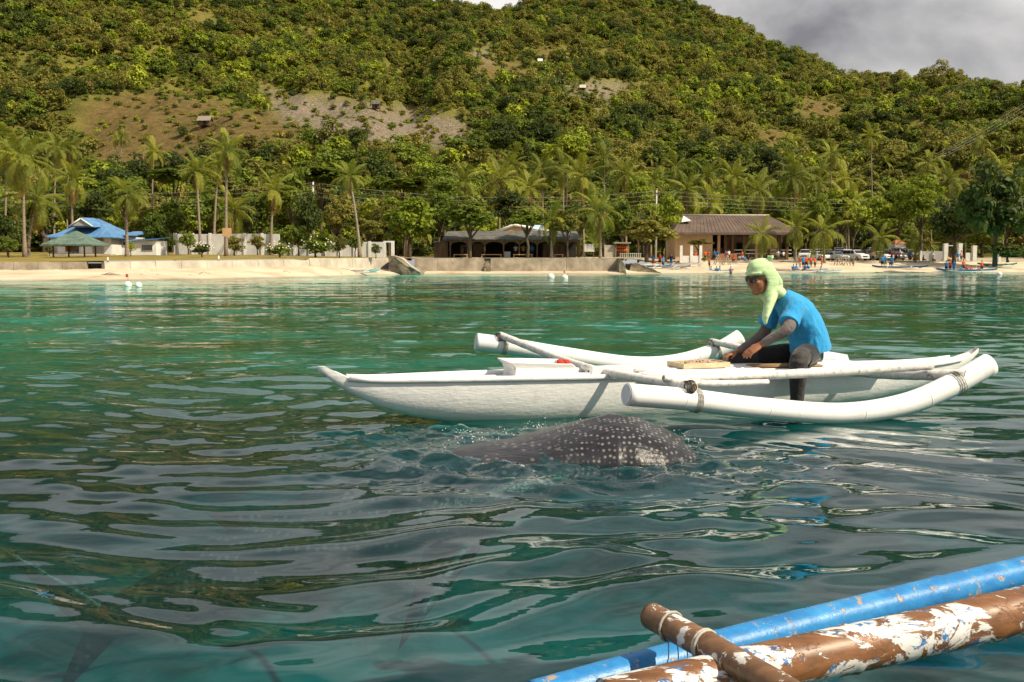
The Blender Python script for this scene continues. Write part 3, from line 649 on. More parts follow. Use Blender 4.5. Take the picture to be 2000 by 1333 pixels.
# ---- the far wood on the hills: one mass
proto = bpy.data.collections.new('wood_prototypes')
WM = {}
for nm, src in (('dark', L_dark), ('green', L_green), ('olive', L_olive), ('lime', L_lime), ('gold', L_gold), ('brown', L_brown)):
    cs_ = [tuple(e_.color[:3]) for e_ in [n_ for n_ in src.node_tree.nodes if n_.type == 'VALTORGB'][0].color_ramp.elements]
    WM[nm] = leafmat('wood_' + nm, *[tuple(x * 1.12 for x in c_) for c_ in cs_], trans=0.22, nscale=0.05, rw=0.34)
small = [('w0', WM['dark'], 1), ('w1', WM['dark'], 2), ('w2', WM['green'], 3), ('w3', WM['green'], 4), ('w4', WM['olive'], 5), ('w5', WM['olive'], 6), ('w6', WM['lime'], 7), ('w7', WM['gold'], 8), ('w8', WM['brown'], 9)]
for nm, mt, sd_ in small:
    o = bpy.data.objects.new(nm, crown_mesh(nm, mt, 300 + sd_, 16, 56, 0.085, 0.38, 0.85, 0.5, up=1.0)); proto.objects.link(o)
bmw = bmesh.new(); tube(bmw, [(0, 0, -1.6), (0.03, 0, -0.6), (0, 0, 0.1)], [0.035, 0.03, 0.03], 5)
for f in bmw.faces: f.material_index = 1
for i in range(13):
    az = i * 2.4; el = R(70 - 100 * i / 12); v0 = len(bmw.verts)
    pts = [Vector((0, 0, 0)), Vector((0.5, 0, 0.02)), Vector((0.95, 0, -0.22)), Vector((1.15, 0, -0.62))]
    for a_, b_, w0, w1 in zip(pts, pts[1:], (.05, .16, .14), (.16, .14, .02)):
        q = [bmw.verts.new(a_ + Vector((0, -w0, 0))), bmw.verts.new(b_ + Vector((0, -w1, 0))), bmw.verts.new(b_ + Vector((0, w1, 0))), bmw.verts.new(a_ + Vector((0, w0, 0)))]
        bmw.faces.new(q)
    bmw.verts.ensure_lookup_table(); bmesh.ops.transform(bmw, matrix=Euler((0, -el, az)).to_matrix().to_4x4(), verts=bmw.verts[v0:])
pw = me_from_bm('w9', bmw); pw.materials.append(L_palm); pw.materials.append(m_ptrunk)
o = bpy.data.objects.new('w9', pw); proto.objects.link(o)
for nm, mt, sd_ in (('x0', WM['green'], 11), ('x1', WM['olive'], 12), ('x2', WM['lime'], 13), ('x3', WM['gold'], 14)):
    o = bpy.data.objects.new(nm, crown_mesh(nm, mt, 400 + sd_, 9, 34, 0.15, 0.45, 0.6, 0.3, up=.8)); proto.objects.link(o)
gs = np.random.RandomState(17); PT = []; SCL = []; ROT = []; IDX = []
Ycur = 192.0
def chance(w): return gs.choice(10, p=np.array(w) / sum(w))
rowsY = []
while Ycur < 1130:
    c_ = 2.5 + Ycur * 0.0022; rowsY.append((Ycur, c_)); Ycur += c_ * 0.86
allp = []
for Yr, c_ in rowsY:
    xa, xb = XW(-420, Yr), XW(2420, Yr); n = int((xb - xa) / c_)
    x = xa + (np.arange(n) + gs.uniform(-.5, .5, n)) * c_; y = Yr + gs.uniform(-.5, .5, n) * c_ * 1.1
    allp.append(np.stack([x, y, np.full(n, c_)], 1))
allp = np.concatenate(allp); ppx = 1000 + F * allp[:, 0] / allp[:, 1]
zz = hill_z(ppx, allp[:, 1]); ppy = py_of(allp[:, 0], allp[:, 1], zz)
md = field_mask(ppx, ppy, DRY); mr = field_mask(ppx, ppy, RUB)
clump = fbm(allp[:, 0] / 26, allp[:, 1] / 26, 5, 3); cl2 = fbm(allp[:, 0] / 60 + 9, allp[:, 1] / 60, 15, 3)
yel = np.exp(-(((ppx - 560) / 190) ** 2 + ((ppy - 130) / 38) ** 2)) + 0.8 * np.exp(-(((ppx - 260) / 80) ** 2 + ((ppy - 120) / 35) ** 2)) + 0.35 * np.exp(-(((ppx - 1500) / 300) ** 2 + ((ppy - 210) / 60) ** 2))
scrub = np.exp(-(((ppx - 1000) / 170) ** 2 + ((ppy - 190) / 45) ** 2)) + np.exp(-(((ppx - 1320) / 150) ** 2 + ((ppy - 265) / 45) ** 2)) + 0.7 * np.exp(-(((ppx - 430) / 150) ** 2 + ((ppy - 50) / 30) ** 2)) + 0.6 * np.exp(-(((ppx - 1900) / 200) ** 2 + ((ppy - 220) / 60) ** 2))
palmz = np.exp(-(((ppx - 1420) / 260) ** 2 + ((ppy - 110) / 70) ** 2)) + 1.2 * np.exp(-(((ppx - 1180) / 90) ** 2 + ((ppy - 130) / 14) ** 2)) + 1.2 * np.exp(-(((ppx - 1550) / 110) ** 2 + ((ppy - 215) / 30) ** 2)) + 1.0 * np.exp(-(((ppx - 1700) / 300) ** 2 + ((ppy - 330) / 40) ** 2)) + 0.8 * np.exp(-(((ppx - 990) / 60) ** 2 + ((ppy - 60) / 20) ** 2))
for i in range(len(allp)):
    bare = max(md[i], mr[i])
    if gs.rand() < (bare > 0.08) * (0.55 + 0.42 * bare): continue
    if gs.rand() < (0.10 if clump[i] > 0.46 else 0.40): continue
    if allp[i, 1] < 245 and not (165 < ppx[i] < 920) and gs.rand() < 0.35: continue
    d = clump[i]; q_ = cl2[i]; w = [5.5 if d > .50 else .5, 5.0 if d > .50 else .5, 4.5 if .40 < d < .56 else 1.2, 4.5 if .40 < d < .56 else 1.2, 4.5 if d < .44 else .9, 4.5 if d < .44 else .9, 0.7 + 9 * yel[i] + (1.5 if .42 < q_ < .5 else 0), 0.5 + 1.8 * yel[i] + 2.0 * scrub[i], 0.15 + 0.9 * scrub[i], 0.25 + 3.2 * palmz[i]]
    if cl2[i] < 0.40: w[7] += 0.9; w[8] += 0.6; w[4] += 1
    k = chance(w); c_ = allp[i, 2]
    s = c_ * (0.40 + 1.25 * gs.rand() ** 3.0) * (0.62 if k in (7, 8) else 1.0) * (0.5 if bare > 0.4 else 1.0)
    sz = s * gs.uniform(0.75, 1.35)
    if k == 9: s = min(3.4, 1.9 + c_ * 0.18) * gs.uniform(.8, 1.1); sz = s; PT.append((allp[i, 0], allp[i, 1], zz[i] + s * 1.7))
    else: PT.append((allp[i, 0], allp[i, 1], zz[i] + sz * 0.62))
    SCL.append((s, s, sz)); ROT.append((0, 0, gs.uniform(0, 6.28))); IDX.append(k)
gq = np.random.RandomState(23)
for i in range(len(allp)):
    bare = max(md[i], mr[i]); d = clump[i]
    if gq.rand() < 0.30 + 0.50 * (bare > 0.08): continue
    c_ = allp[i, 2]; k = gq.choice(4, p=[.42, .30, .12, .16] if d > .46 else [.22, .36, .18, .24]); s_ = c_ * gq.uniform(.30, .62)
    x_ = allp[i, 0] + gq.uniform(-.5, .5) * c_; y_2 = allp[i, 1] - gq.uniform(.2, .7) * c_
    z_ = float(hill_z(np.array([1000 + F * x_ / y_2]), np.array([y_2]))[0]) if False else zz[i] - (allp[i, 1] - y_2) * .3
    PT.append((x_, y_2, z_ + s_ * .3)); SCL.append((s_, s_, s_ * gq.uniform(.7, 1.2))); ROT.append((0, 0, gq.uniform(0, 6.28))); IDX.append(10 + k)
print('wood instances', len(PT))
wmsh = bpy.data.meshes.new('far_wood'); wmsh.from_pydata(PT, [], [])
a_ = wmsh.attributes.new('scl', 'FLOAT_VECTOR', 'POINT'); a_.data.foreach_set('vector', np.array(SCL, np.float32).ravel())
a_ = wmsh.attributes.new('rot', 'FLOAT_VECTOR', 'POINT'); a_.data.foreach_set('vector', np.array(ROT, np.float32).ravel())
a_ = wmsh.attributes.new('idx', 'INT', 'POINT'); a_.data.foreach_set('value', np.array(IDX, np.int32))
wood = bpy.data.objects.new('far_wood', wmsh); link(wood); tag(wood, 'far-off mixed wood of trees, scrub and palms covering the hills', 'wood', kind='stuff')
ng = bpy.data.node_groups.new('scatter', 'GeometryNodeTree')
ng.interface.new_socket('Geometry', in_out='INPUT', socket_type='NodeSocketGeometry'); ng.interface.new_socket('Geometry', in_out='OUTPUT', socket_type='NodeSocketGeometry')
gi = ng.nodes.new('NodeGroupInput'); go = ng.nodes.new('NodeGroupOutput'); ip_ = ng.nodes.new('GeometryNodeInstanceOnPoints')
ci = ng.nodes.new('GeometryNodeCollectionInfo'); ci.inputs['Collection'].default_value = proto; ci.inputs['Separate Children'].default_value = True; ci.inputs['Reset Children'].default_value = True
def natt(nm, ty):
    x = ng.nodes.new('GeometryNodeInputNamedAttribute'); x.data_type = ty; x.inputs['Name'].default_value = nm; return x.outputs[0]
ip_.inputs['Pick Instance'].default_value = True
e2r = ng.nodes.new('FunctionNodeEulerToRotation')
ng.links.new(gi.outputs[0], ip_.inputs['Points']); ng.links.new(ci.outputs[0], ip_.inputs['Instance']); ng.links.new(natt('idx', 'INT'), ip_.inputs['Instance Index'])
ng.links.new(natt('rot', 'FLOAT_VECTOR'), e2r.inputs[0]); ng.links.new(e2r.outputs[0], ip_.inputs['Rotation']); ng.links.new(natt('scl', 'FLOAT_VECTOR'), ip_.inputs['Scale'])
ng.links.new(ip_.outputs[0], go.inputs[0])
wood.modifiers.new('scatter', 'NODES').node_group = ng
# ---------------------------------------------------------------- village: walls and buildings
m_conc = mottled('seawall_concrete', (0.20, 0.165, 0.12), (0.47, 0.40, 0.31), 0.8, 0.9, 0.15, 0.5, 5, detail=8, dist=0.05)
m_conc2 = mottled('pale_concrete', (0.34, 0.30, 0.24), (0.58, 0.52, 0.43), 0.7, 0.9, 0.15, 0.4, 5, detail=8, dist=0.04)
m_rock = mottled('rough_stone', (0.12, 0.10, 0.075), (0.36, 0.30, 0.22), 1.4, 0.95, 0.1, 0.9, 3, detail=7, dist=0.2)
m_white = mottled('white_plaster', (0.60, 0.58, 0.54), (0.80, 0.79, 0.76), 0.8, 0.8, 0.2, 0.2, 6, detail=7)
m_blue = mottled('blue_roof', (0.05, 0.15, 0.32), (0.12, 0.27, 0.48), 0.9, 0.5, 0.4, 0.1, 8, stretch=(3, 1, 1))
m_greenr = mottled('green_shingle', (0.06, 0.105, 0.085), (0.16, 0.22, 0.175), 2.0, 0.8, 0.2, 0.6, 9, dist=0.06)
m_brownr = mottled('brown_roof', (0.095, 0.066, 0.052), (0.165, 0.118, 0.095), 0.6, 0.6, 0.3, 0.1, 6)
m_greyr = mottled('weathered_roof', (0.05, 0.05, 0.045), (0.17, 0.16, 0.14), 1.2, 0.85, 0.2, 0.4, 6)
m_peach = mottled('peach_plaster', (0.52, 0.34, 0.19), (0.64, 0.44, 0.27), 0.7, 0.8, 0.2, 0.15, 6)
m_wood = mottled('brown_timber', (0.075, 0.042, 0.022), (0.20, 0.115, 0.06), 2.5, 0.75, 0.25, 0.3, stretch=(1, 1, 0.3))
m_paletimber = mottled('grey_driftwood', (0.22, 0.18, 0.13), (0.42, 0.36, 0.28), 2.5, 0.85, 0.2, 0.3)
m_dark = mottled('painted_interior_shade', (0.014, 0.012, 0.011), (0.04, 0.033, 0.028), 1.5, 0.8, 0.2, 0)  # near-black colour stands in for the shade inside rooms and doorways
m_glass = mottled('window_glass', (0.03, 0.035, 0.04), (0.07, 0.08, 0.085), 1.0, 0.08, 0.6, 0)
m_tan = mottled('tan_sheet', (0.50, 0.30, 0.13), (0.62, 0.40, 0.20), 1.5, 0.8)
m_terra = mottled('terracotta', (0.30, 0.11, 0.05), (0.42, 0.17, 0.09), 1.5, 0.8)
m_wire = mottled('cable', (0.25, 0.25, 0.22), (0.35, 0.35, 0.31), 1.0, 0.6, 0.3, 0)
m_pole = mottled('grey_pole', (0.42, 0.41, 0.38), (0.58, 0.56, 0.52), 1.0, 0.7, 0.3, 0.1)

class Bld:
    """a building laid out at depth Y in picture columns; parts in world coordinates"""
    def __init__(s, name, label, cat, px, Y, zb, group=None):
        s.Y = Y; s.root = thing(name, label, cat, (XW(px, Y), Y, zb), 0, group)
    def X(s, px): return XW(px, s.Y)
    def Z(s, py): return ZW(py, s.Y)
    def box(s, name, pa, pb_, pyt, pyb, d0, d1, mat, parent=None):
        bm = bx(s.X(pa), s.X(pb_), s.Y + d0, s.Y + d1, s.Z(pyb), s.Z(pyt)); return obj(name, bm, mat, parent or s.root)
    def poly(s, name, verts, faces, mat, parent=None):
        bm = bmesh.new(); v = [bm.verts.new(q) for q in verts]
        for f in faces: bm.faces.new([v[i] for i in f])
        bmesh.ops.recalc_face_normals(bm, faces=bm.faces[:]); return obj(name, bm, mat, parent or s.root)
def hip(b, name, pa, pb_, pye, pyr, d0, d1, ra, rb, mat, th=0.12, over=0.0):
    """hipped roof: eaves rectangle pa..pb at pye, ridge from ra to rb at pyr (mid depth)"""
    x0, x1, xr0, xr1 = b.X(pa), b.X(pb_), b.X(ra), b.X(rb); ze, zr = b.Z(pye), b.Z(pyr); y0, y1 = b.Y + d0, b.Y + d1; ym = (y0 + y1) / 2
    V = [(x0, y0, ze), (x1, y0, ze), (x1, y1, ze), (x0, y1, ze), (xr0, ym, zr), (xr1, ym, zr), (x0, y0, ze - th), (x1, y0, ze - th), (x1, y1, ze - th), (x0, y1, ze - th)]
    return b.poly(name, V, [(0, 1, 5, 4), (1, 2, 5), (2, 3, 4, 5), (3, 0, 4), (0, 6, 7, 1), (1, 7, 8, 2), (2, 8, 9, 3), (3, 9, 6, 0), (6, 9, 8, 7)], mat)
def ribs(b, x0, x1, y0, z0, xt0, xt1, y1, z1, n, mat, parent, r=0.035):
    bm = bmesh.new()
    for k in range(n + 1):
        f = k / n; tube(bm, [(x0 + (x1 - x0) * f, y0, z0 + 0.02), (xt0 + (xt1 - xt0) * f, y1, z1 + 0.02)], r, 4)
    o = obj('roof_rib', bm, mat, parent); o['kind'] = 'stuff'; return o

# seawalls: rows of cast panels
def seawall(label, pts, name='seawall', mat=m_conc, thick=0.45, gap=0.03, cap=True):
    """pts: list of (px, Y, py_top, py_bottom)"""
    p0 = pts[len(pts) // 2]; root = thing(name, label, 'wall', (XW(p0[0], p0[1]), p0[1], ZW(p0[3], p0[1])))
    for (pa, Ya, ta, ba), (pb_, Yb, tb, bb) in zip(pts, pts[1:]):
        A = Vector((XW(pa, Ya), Ya, 0)); B = Vector((XW(pb_, Yb), Yb, 0)); d = (B - A).normalized(); n = Vector((d.y, -d.x, 0)); A += d * gap / 2; B -= d * gap / 2
        j = rnd.uniform(-.02, .02)
        bm = bmesh.new(); V = []
        for Q, t, b_, Yq in ((A, ta, ba, Ya), (B, tb, bb, Yb)):
            zt, zb_ = ZW(t, Yq) + j, ZW(b_, Yq) - 0.5
            V += [bm.verts.new((Q + n * (0.16 + j)).to_tuple()[:2] + (zb_,)), bm.verts.new((Q + n * j).to_tuple()[:2] + (zt,)), bm.verts.new((Q - n * thick).to_tuple()[:2] + (zt,)), bm.verts.new((Q - n * thick).to_tuple()[:2] + (zb_,))]
        for f in ((0, 1, 5, 4), (1, 2, 6, 5), (2, 3, 7, 6), (3, 0, 4, 7), (0, 3, 2, 1), (4, 5, 6, 7)): bm.faces.new([V[i] for i in f])
        bmesh.ops.recalc_face_normals(bm, faces=bm.faces[:]); obj('panel', bm, mat, root)
    return root
def wl(px): return float(wall_line(np.array([px]))[0])
def wpts(a, b, n, t0, t1, b0, b1):
    return [(a + (b - a) * k / n, wl(a + (b - a) * k / n), t0 + (t1 - t0) * k / n, b0 + (b1 - b0) * k / n) for k in range(n + 1)]
seawall('long low concrete seawall in front of the blue roofed house, left of the gap', wpts(-160, 172, 7, 513.5, 512, 531, 530), mat=m_conc)
rw = seawall('recessed stretch of seawall closing the gap before the house', [(172, wl(172) + 1.2, 514, 528), (206, wl(206) + 1.2, 514, 528)], mat=m_rock)
seawall('long pale seawall between the gap and the broken step', wpts(206, 605, 8, 512, 507, 530, 524), mat=m_conc2)
seawall('higher pale seawall stretch right of the broken step ending at the stone ramp', wpts(605, 772, 4, 505, 504, 522, 522), mat=m_conc2)
seawall('tall stained concrete seawall under the restaurant, left of its stair slot', wpts(810, 946, 3, 505, 505, 532, 532))
seawall('tall stained concrete seawall under the restaurant, right of its stair slot', wpts(958, 1205, 5, 505, 505, 531, 531))
bm = bmesh.new()
for k in range(6): box(bm, XW(946, 121.6), XW(958, 121.6), 121.3 - 0.9 + k * 0.22, 122.5, 0.2, 0.45 + k * 0.28)
st = thing('beach_stair', 'narrow concrete stair slot in the middle of the tall seawall', 'stairs', (XW(952, 121), 121, 0.2)); obj('step', bm, m_rock, st)
# stone ramps
def rough(bm, amt, seed):
    bmesh.ops.subdivide_edges(bm, edges=bm.edges[:], cuts=3, use_grid_fill=True)
    for v in bm.verts: v.co += mnoise.noise_vector(v.co * 0.9 + Vector((seed, 0, 0))) * amt
t = thing('stone_ramp', 'dark stone ramp running down to the water between the two seawalls', 'ramp', (XW(792, 115), 115, 0))
bm = bmesh.new(); prism(bm, [(XW(768, 117), -.3), (XW(826, 113), -.3), (XW(822, 113), .35), (XW(800, 115), 1.0), (XW(782, 117), 2.05), (XW(768, 117), 2.1)], 'y', 112.5, 120.5); rough(bm, 0.25, 1); obj('rubble_body', bm, m_rock, t)
bm = bmesh.new(); tube(bm, [(XW(772, 113), 112.2, 2.1), (XW(790, 113), 112.0, 1.75), (XW(806, 113), 111.8, 0.9), (XW(822, 112), 111.6, 0.3)], [(0.12, 0.25)] * 4, 6); obj('parapet', bm, m_conc2, t)
t = thing('stone_ramp', 'sloping stone slipway right of the tall seawall', 'ramp', (XW(1258, 126), 126, 0))
bm = bmesh.new(); prism(bm, [(XW(1228, 124), -.2), (XW(1292, 124), -.2), (XW(1288, 124), .2), (XW(1262, 125), .85), (XW(1240, 125), 1.35), (XW(1228, 125), 1.3)], 'y', 123.6, 128.5); rough(bm, 0.22, 4); obj('rubble_body', bm, m_rock, t)
t = thing('stone_ramp', 'short dark buttress at the right end of the tall seawall', 'ramp', (XW(1212, 121), 121, 0))
bm = bmesh.new(); prism(bm, [(XW(1204, 121), -.2), (XW(1221, 121), -.2), (XW(1216, 121), 1.2), (XW(1206, 121), 1.85)], 'y', 119.2, 123.0); rough(bm, 0.16, 7); obj('rubble_body', bm, m_rock, t)
# white perimeter walls: panels and pillars
def garden_wall(label, pa, pb_, Y0, Y1, py_top, py_bot, n, mat=m_white, pil=True):
    root = thing('garden_wall', label, 'wall', (XW(pa, Y0), Y0, ZW(py_bot, Y0)))
    for k in range(n):
        a, b_ = pa + (pb_ - pa) * k / n, pa + (pb_ - pa) * (k + 1) / n; Ya = Y0 + (Y1 - Y0) * k / n; Yb = Y0 + (Y1 - Y0) * (k + 1) / n
        bm = bmesh.new(); V = [(XW(a, Ya), Ya), (XW(b_, Yb), Yb), (XW(b_, Yb), Yb + 0.2), (XW(a, Ya), Ya + 0.2)]
        prism(bm, V, 'z', ZW(py_bot, Ya) - 0.4, ZW(py_top, Ya) - rnd.uniform(0, 0.06)); obj('panel', bm, mat, root)
        if pil: obj('pillar', bx(XW(a, Ya) - 0.14, XW(a, Ya) + 0.14, Ya - 0.1, Ya + 0.3, ZW(py_bot, Ya) - 0.3, ZW(py_top, Ya) + 0.08), mat, root)
    return root
garden_wall('high white perimeter wall behind the tall thin palms', 345, 548, 124, 122, 457, 500, 6)
garden_wall('lower white garden wall behind flowering bushes and the leaning palm', 548, 752, 119, 117.5, 473, 500, 7)
t = thing('garden_gate', 'white pillared gate frame at the top of the stone ramp', 'gate', (XW(765, 119), 119, 1.9))
for a in (752, 768): obj('pillar', bx(XW(a, 119) - .18, XW(a, 119) + .18, 118.8, 119.2, 1.8, ZW(474, 119)), m_white, t)
obj('lintel', bx(XW(750, 119), XW(771, 119), 118.85, 119.15, ZW(474, 119), ZW(471, 119)), m_white, t); obj('low_wall', bx(XW(738, 118.9), XW(752, 118.9), 118.8, 119.0, 1.8, ZW(492, 119)), m_white, t)

# blue roofed house
b = Bld('beach_house', 'white beach house with bright blue gabled roof on the left shore', 'house', 165, 111, 2.2)
b.box('wall', 108, 214, 460, 499, 1.0, 8, m_white)
hip(b, 'roof', 97, 224, 463, 424, 0, 9, 155, 166, m_blue)
r_ = b.poly('gable', [(b.X(134), b.Y + .45, b.Z(444)), (b.X(185), b.Y + .45, b.Z(444)), (b.X(160), b.Y + .5, b.Z(425)), (b.X(134), b.Y + 4, b.Z(441)), (b.X(185), b.Y + 4, b.Z(441)), (b.X(160), b.Y + 4, b.Z(423))], [(0, 1, 2), (0, 2, 5, 3), (1, 4, 5, 2), (3, 5, 4), (0, 3, 4, 1)], m_blue)
b.poly('gable_vent', [(b.X(143), b.Y + .38, b.Z(441)), (b.X(177), b.Y + .38, b.Z(441)), (b.X(160), b.Y + .38, b.Z(429)), (b.X(143), b.Y + .42, b.Z(441)), (b.X(177), b.Y + .42, b.Z(441)), (b.X(160), b.Y + .42, b.Z(429))], [(0, 1, 2), (5, 4, 3), (0, 2, 5, 3), (1, 4, 5, 2), (0, 3, 4, 1)], mottled('grey_board', (0.3, 0.3, 0.32), (0.42, 0.42, 0.43), 2), r_)
bm = bmesh.new()
for sx in (137, 183): tube(bm, [(b.X(sx), b.Y + .32, b.Z(442.5)), (b.X(160), b.Y + .32, b.Z(427))], 0.09, 4)
obj('barge_board', bm, m_white, r_)
b.box('side_wing', 82, 108, 464, 499, 2.5, 8, m_white); b.poly('side_wing_roof', [(b.X(77), b.Y + 1.8, b.Z(460)), (b.X(112), b.Y + 1.8, b.Z(460)), (b.X(112), b.Y + 8.5, b.Z(446)), (b.X(77), b.Y + 8.5, b.Z(446)), (b.X(77), b.Y + 1.8, b.Z(462)), (b.X(112), b.Y + 1.8, b.Z(462)), (b.X(112), b.Y + 8.5, b.Z(448)), (b.X(77), b.Y + 8.5, b.Z(448))], [(0, 1, 2, 3), (7, 6, 5, 4), (0, 4, 5, 1), (1, 5, 6, 2), (2, 6, 7, 3), (3, 7, 4, 0)], m_blue)
b.box('side_wing', 214, 244, 462, 498, 4, 8.5, m_white); b.poly('side_wing_roof', [(b.X(208), b.Y + 3.4, b.Z(458)), (b.X(246), b.Y + 3.4, b.Z(458)), (b.X(246), b.Y + 8.8, b.Z(447)), (b.X(208), b.Y + 8.8, b.Z(447)), (b.X(208), b.Y + 3.4, b.Z(460)), (b.X(246), b.Y + 3.4, b.Z(460)), (b.X(246), b.Y + 8.8, b.Z(449)), (b.X(208), b.Y + 8.8, b.Z(449))], [(0, 1, 2, 3), (7, 6, 5, 4), (0, 4, 5, 1), (1, 5, 6, 2), (2, 6, 7, 3), (3, 7, 4, 0)], m_blue)
for a, b_, t_, q in ((128, 152, 470, 496), (216, 240, 466, 479)):
    w = b.box('window', a, b_, t_, q, 0.94 if a < 200 else 3.94, 1.02 if a < 200 else 4.02, m_white); 
    for k in range(3): b.box('pane', a + 1 + (b_ - a - 2) * k / 3 + .4, a + 1 + (b_ - a - 2) * (k + 1) / 3 - .4, t_ + 1, q - 1, 0.91 if a < 200 else 3.91, 0.95 if a < 200 else 3.95, m_glass, w)
bm = bmesh.new(); xa, xb = b.X(176), b.X(200); zt = b.Z(471); prism(bm, [(xa, b.Z(496)), (xb, b.Z(496)), (xb, zt)] + [((xa + xb) / 2 + (xb - xa) / 2 * math.cos(a), zt + 0.45 * math.sin(a)) for a in (0.5, 1.0, 1.57, 2.1, 2.6)] + [(xa, zt)], 'y', b.Y + 0.93, b.Y + 1.03)
d_ = obj('arched_window', bm, m_white, b.root)
for k in range(3): b.box('pane', 177 + k * 7.6, 183.8 + k * 7.6, 471.5, 495, 0.90, 0.94, mottled('curtained_glass', (0.25, 0.21, 0.15), (0.36, 0.31, 0.23), 1.5, 0.2) if k == 0 else bpy.data.materials['curtained_glass'], d_)
bm = bmesh.new(); prism(bm, [((xa + xb) / 2 + (xb - xa) / 2 * 0.96 * math.cos(a), zt + 0.02 + 0.42 * math.sin(a)) for a in (0, 0.5, 1.0, 1.57, 2.1, 2.6, math.pi)], 'y', b.Y + 0.89, b.Y + 0.95); obj('arch_panel', bm, m_terra, d_)
b.box('veranda_slab', 100, 222, 496.5, 501, -.4, 1.0, m_conc2)
t = obj('hanging_sheet', bx(XW(131, 98.8), XW(152, 98.8), 98.8, 98.85, ZW(492, 98.8), ZW(477, 98.8)), m_tan); tag(t, 'tan square sheet hanging from the back of the green roofed gazebo', 'sheet')
# gazebo
b = Bld('gazebo', 'open gazebo with green pyramid roof on a white base before the house', 'gazebo', 133, 95, 1.75)
b.box('base', 94, 172, 505, 513, .4, 4.0, m_white)
hip(b, 'roof', 84, 181, 477, 450, 0, 4.4, 132, 136, m_greenr, 0.15)
for a, d in ((101, .7), (104, 3.7), (162, .7), (158, 3.7)): b.box('post', a - 1, a + 1, 477, 505, d - .09, d + .09, m_wood)
# shed
b = Bld('garden_shed', 'small white shed with louvre window right of the blue roofed house', 'shed', 282, 110, 2.2)
b.box('wall', 252, 308, 470, 499, 0, 3.5, m_white); b.poly('roof', [(b.X(248), b.Y - .4, b.Z(471)), (b.X(312), b.Y - .4, b.Z(467)), (b.X(312), b.Y + 4, b.Z(462)), (b.X(248), b.Y + 4, b.Z(465)), (b.X(248), b.Y - .4, b.Z(472.5)), (b.X(312), b.Y - .4, b.Z(468.5)), (b.X(312), b.Y + 4, b.Z(463.5)), (b.X(248), b.Y + 4, b.Z(466.5))], [(0, 1, 2, 3), (7, 6, 5, 4), (0, 4, 5, 1), (1, 5, 6, 2), (2, 6, 7, 3), (3, 7, 4, 0)], m_blue)
w = b.box('window', 280, 302, 478, 490, -.06, .02, m_white)
for k in range(5): b.box('pane', 281 + k * 4.1, 284.4 + k * 4.1, 479, 489, -.1, -.05, m_glass, w)

# restaurant with arched veranda
b = Bld('beach_restaurant', 'brown timber beach restaurant with arched veranda and long dark roof', 'restaurant', 985, 127, 1.9)
b.box('floor_slab', 850, 1135, 503.5, 507, -2.5, 8, m_conc2)
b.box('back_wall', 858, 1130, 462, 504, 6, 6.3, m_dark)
b.poly('roof', [(b.X(868), b.Y - 2.6, b.Z(468)), (b.X(1132), b.Y - 2.6, b.Z(468)), (b.X(1128), b.Y + 3, b.Z(450)), (b.X(872), b.Y + 3, b.Z(450)), (b.X(868), b.Y - 2.6, b.Z(470)), (b.X(1132), b.Y - 2.6, b.Z(470)), (b.X(1132), b.Y + 8, b.Z(468)), (b.X(868), b.Y + 8, b.Z(468))], [(0, 1, 2, 3), (0, 4, 5, 1), (3, 2, 6, 7), (4, 7, 6, 5), (1, 5, 6, 2), (0, 3, 7, 4)], m_greyr)
b.box('end_wall', 851, 874, 474, 504, -2.2, 4, m_wood); b.poly('lean_to_roof', [(b.X(846), b.Y - 2.6, b.Z(475)), (b.X(876), b.Y - 2.6, b.Z(471)), (b.X(876), b.Y + 4, b.Z(468)), (b.X(846), b.Y + 4, b.Z(471)), (b.X(846), b.Y - 2.6, b.Z(476)), (b.X(876), b.Y - 2.6, b.Z(472)), (b.X(876), b.Y + 4, b.Z(469)), (b.X(846), b.Y + 4, b.Z(472))], [(0, 1, 2, 3), (7, 6, 5, 4), (0, 4, 5, 1), (1, 5, 6, 2), (2, 6, 7, 3), (3, 7, 4, 0)], m_greyr)
posts = [876, 882, 916, 922, 948, 984, 1014, 1048, 1080, 1106, 1128]
for a in posts: b.box('post', a - 1.2, a + 1.2, 468, 504, -2.2, -2.0, m_wood)
for a, c_ in zip(posts[1::1], posts[2::1]):
    if c_ - a < 12: continue
    bm = bmesh.new(); xa, xb = b.X(a + 1.2), b.X(c_ - 1.2); zt = b.Z(470); zb_ = b.Z(481); n = 8
    top = [(xa, zt), (xb, zt)]; arc = [((xa + xb) / 2 + (xb - xa) / 2 * math.cos(math.pi * k / n), zb_ + (b.Z(473.5) - zb_) * math.sin(math.pi * k / n)) for k in range(n + 1)]
    prism(bm, top + arc[:], 'y', b.Y - 2.16, b.Y - 2.06); obj('arch', bm, m_wood, b.root)
b.box('fascia', 872, 1130, 468.5, 473, -2.3, -2.17, m_wood)
for a, c_ in ((924, 946), (1060, 1104)): b.box('plank_wall', a, c_, 476, 504, 0.5, .6, m_wood)
b.box('painted_lit_opening', 895, 915, 476, 503, 5.8, 5.98, m_tan); b.box('counter', 984, 997, 492, 503, -0.5, 0.6, m_white)  # tan panel on the back wall paints in the brightness of an opening
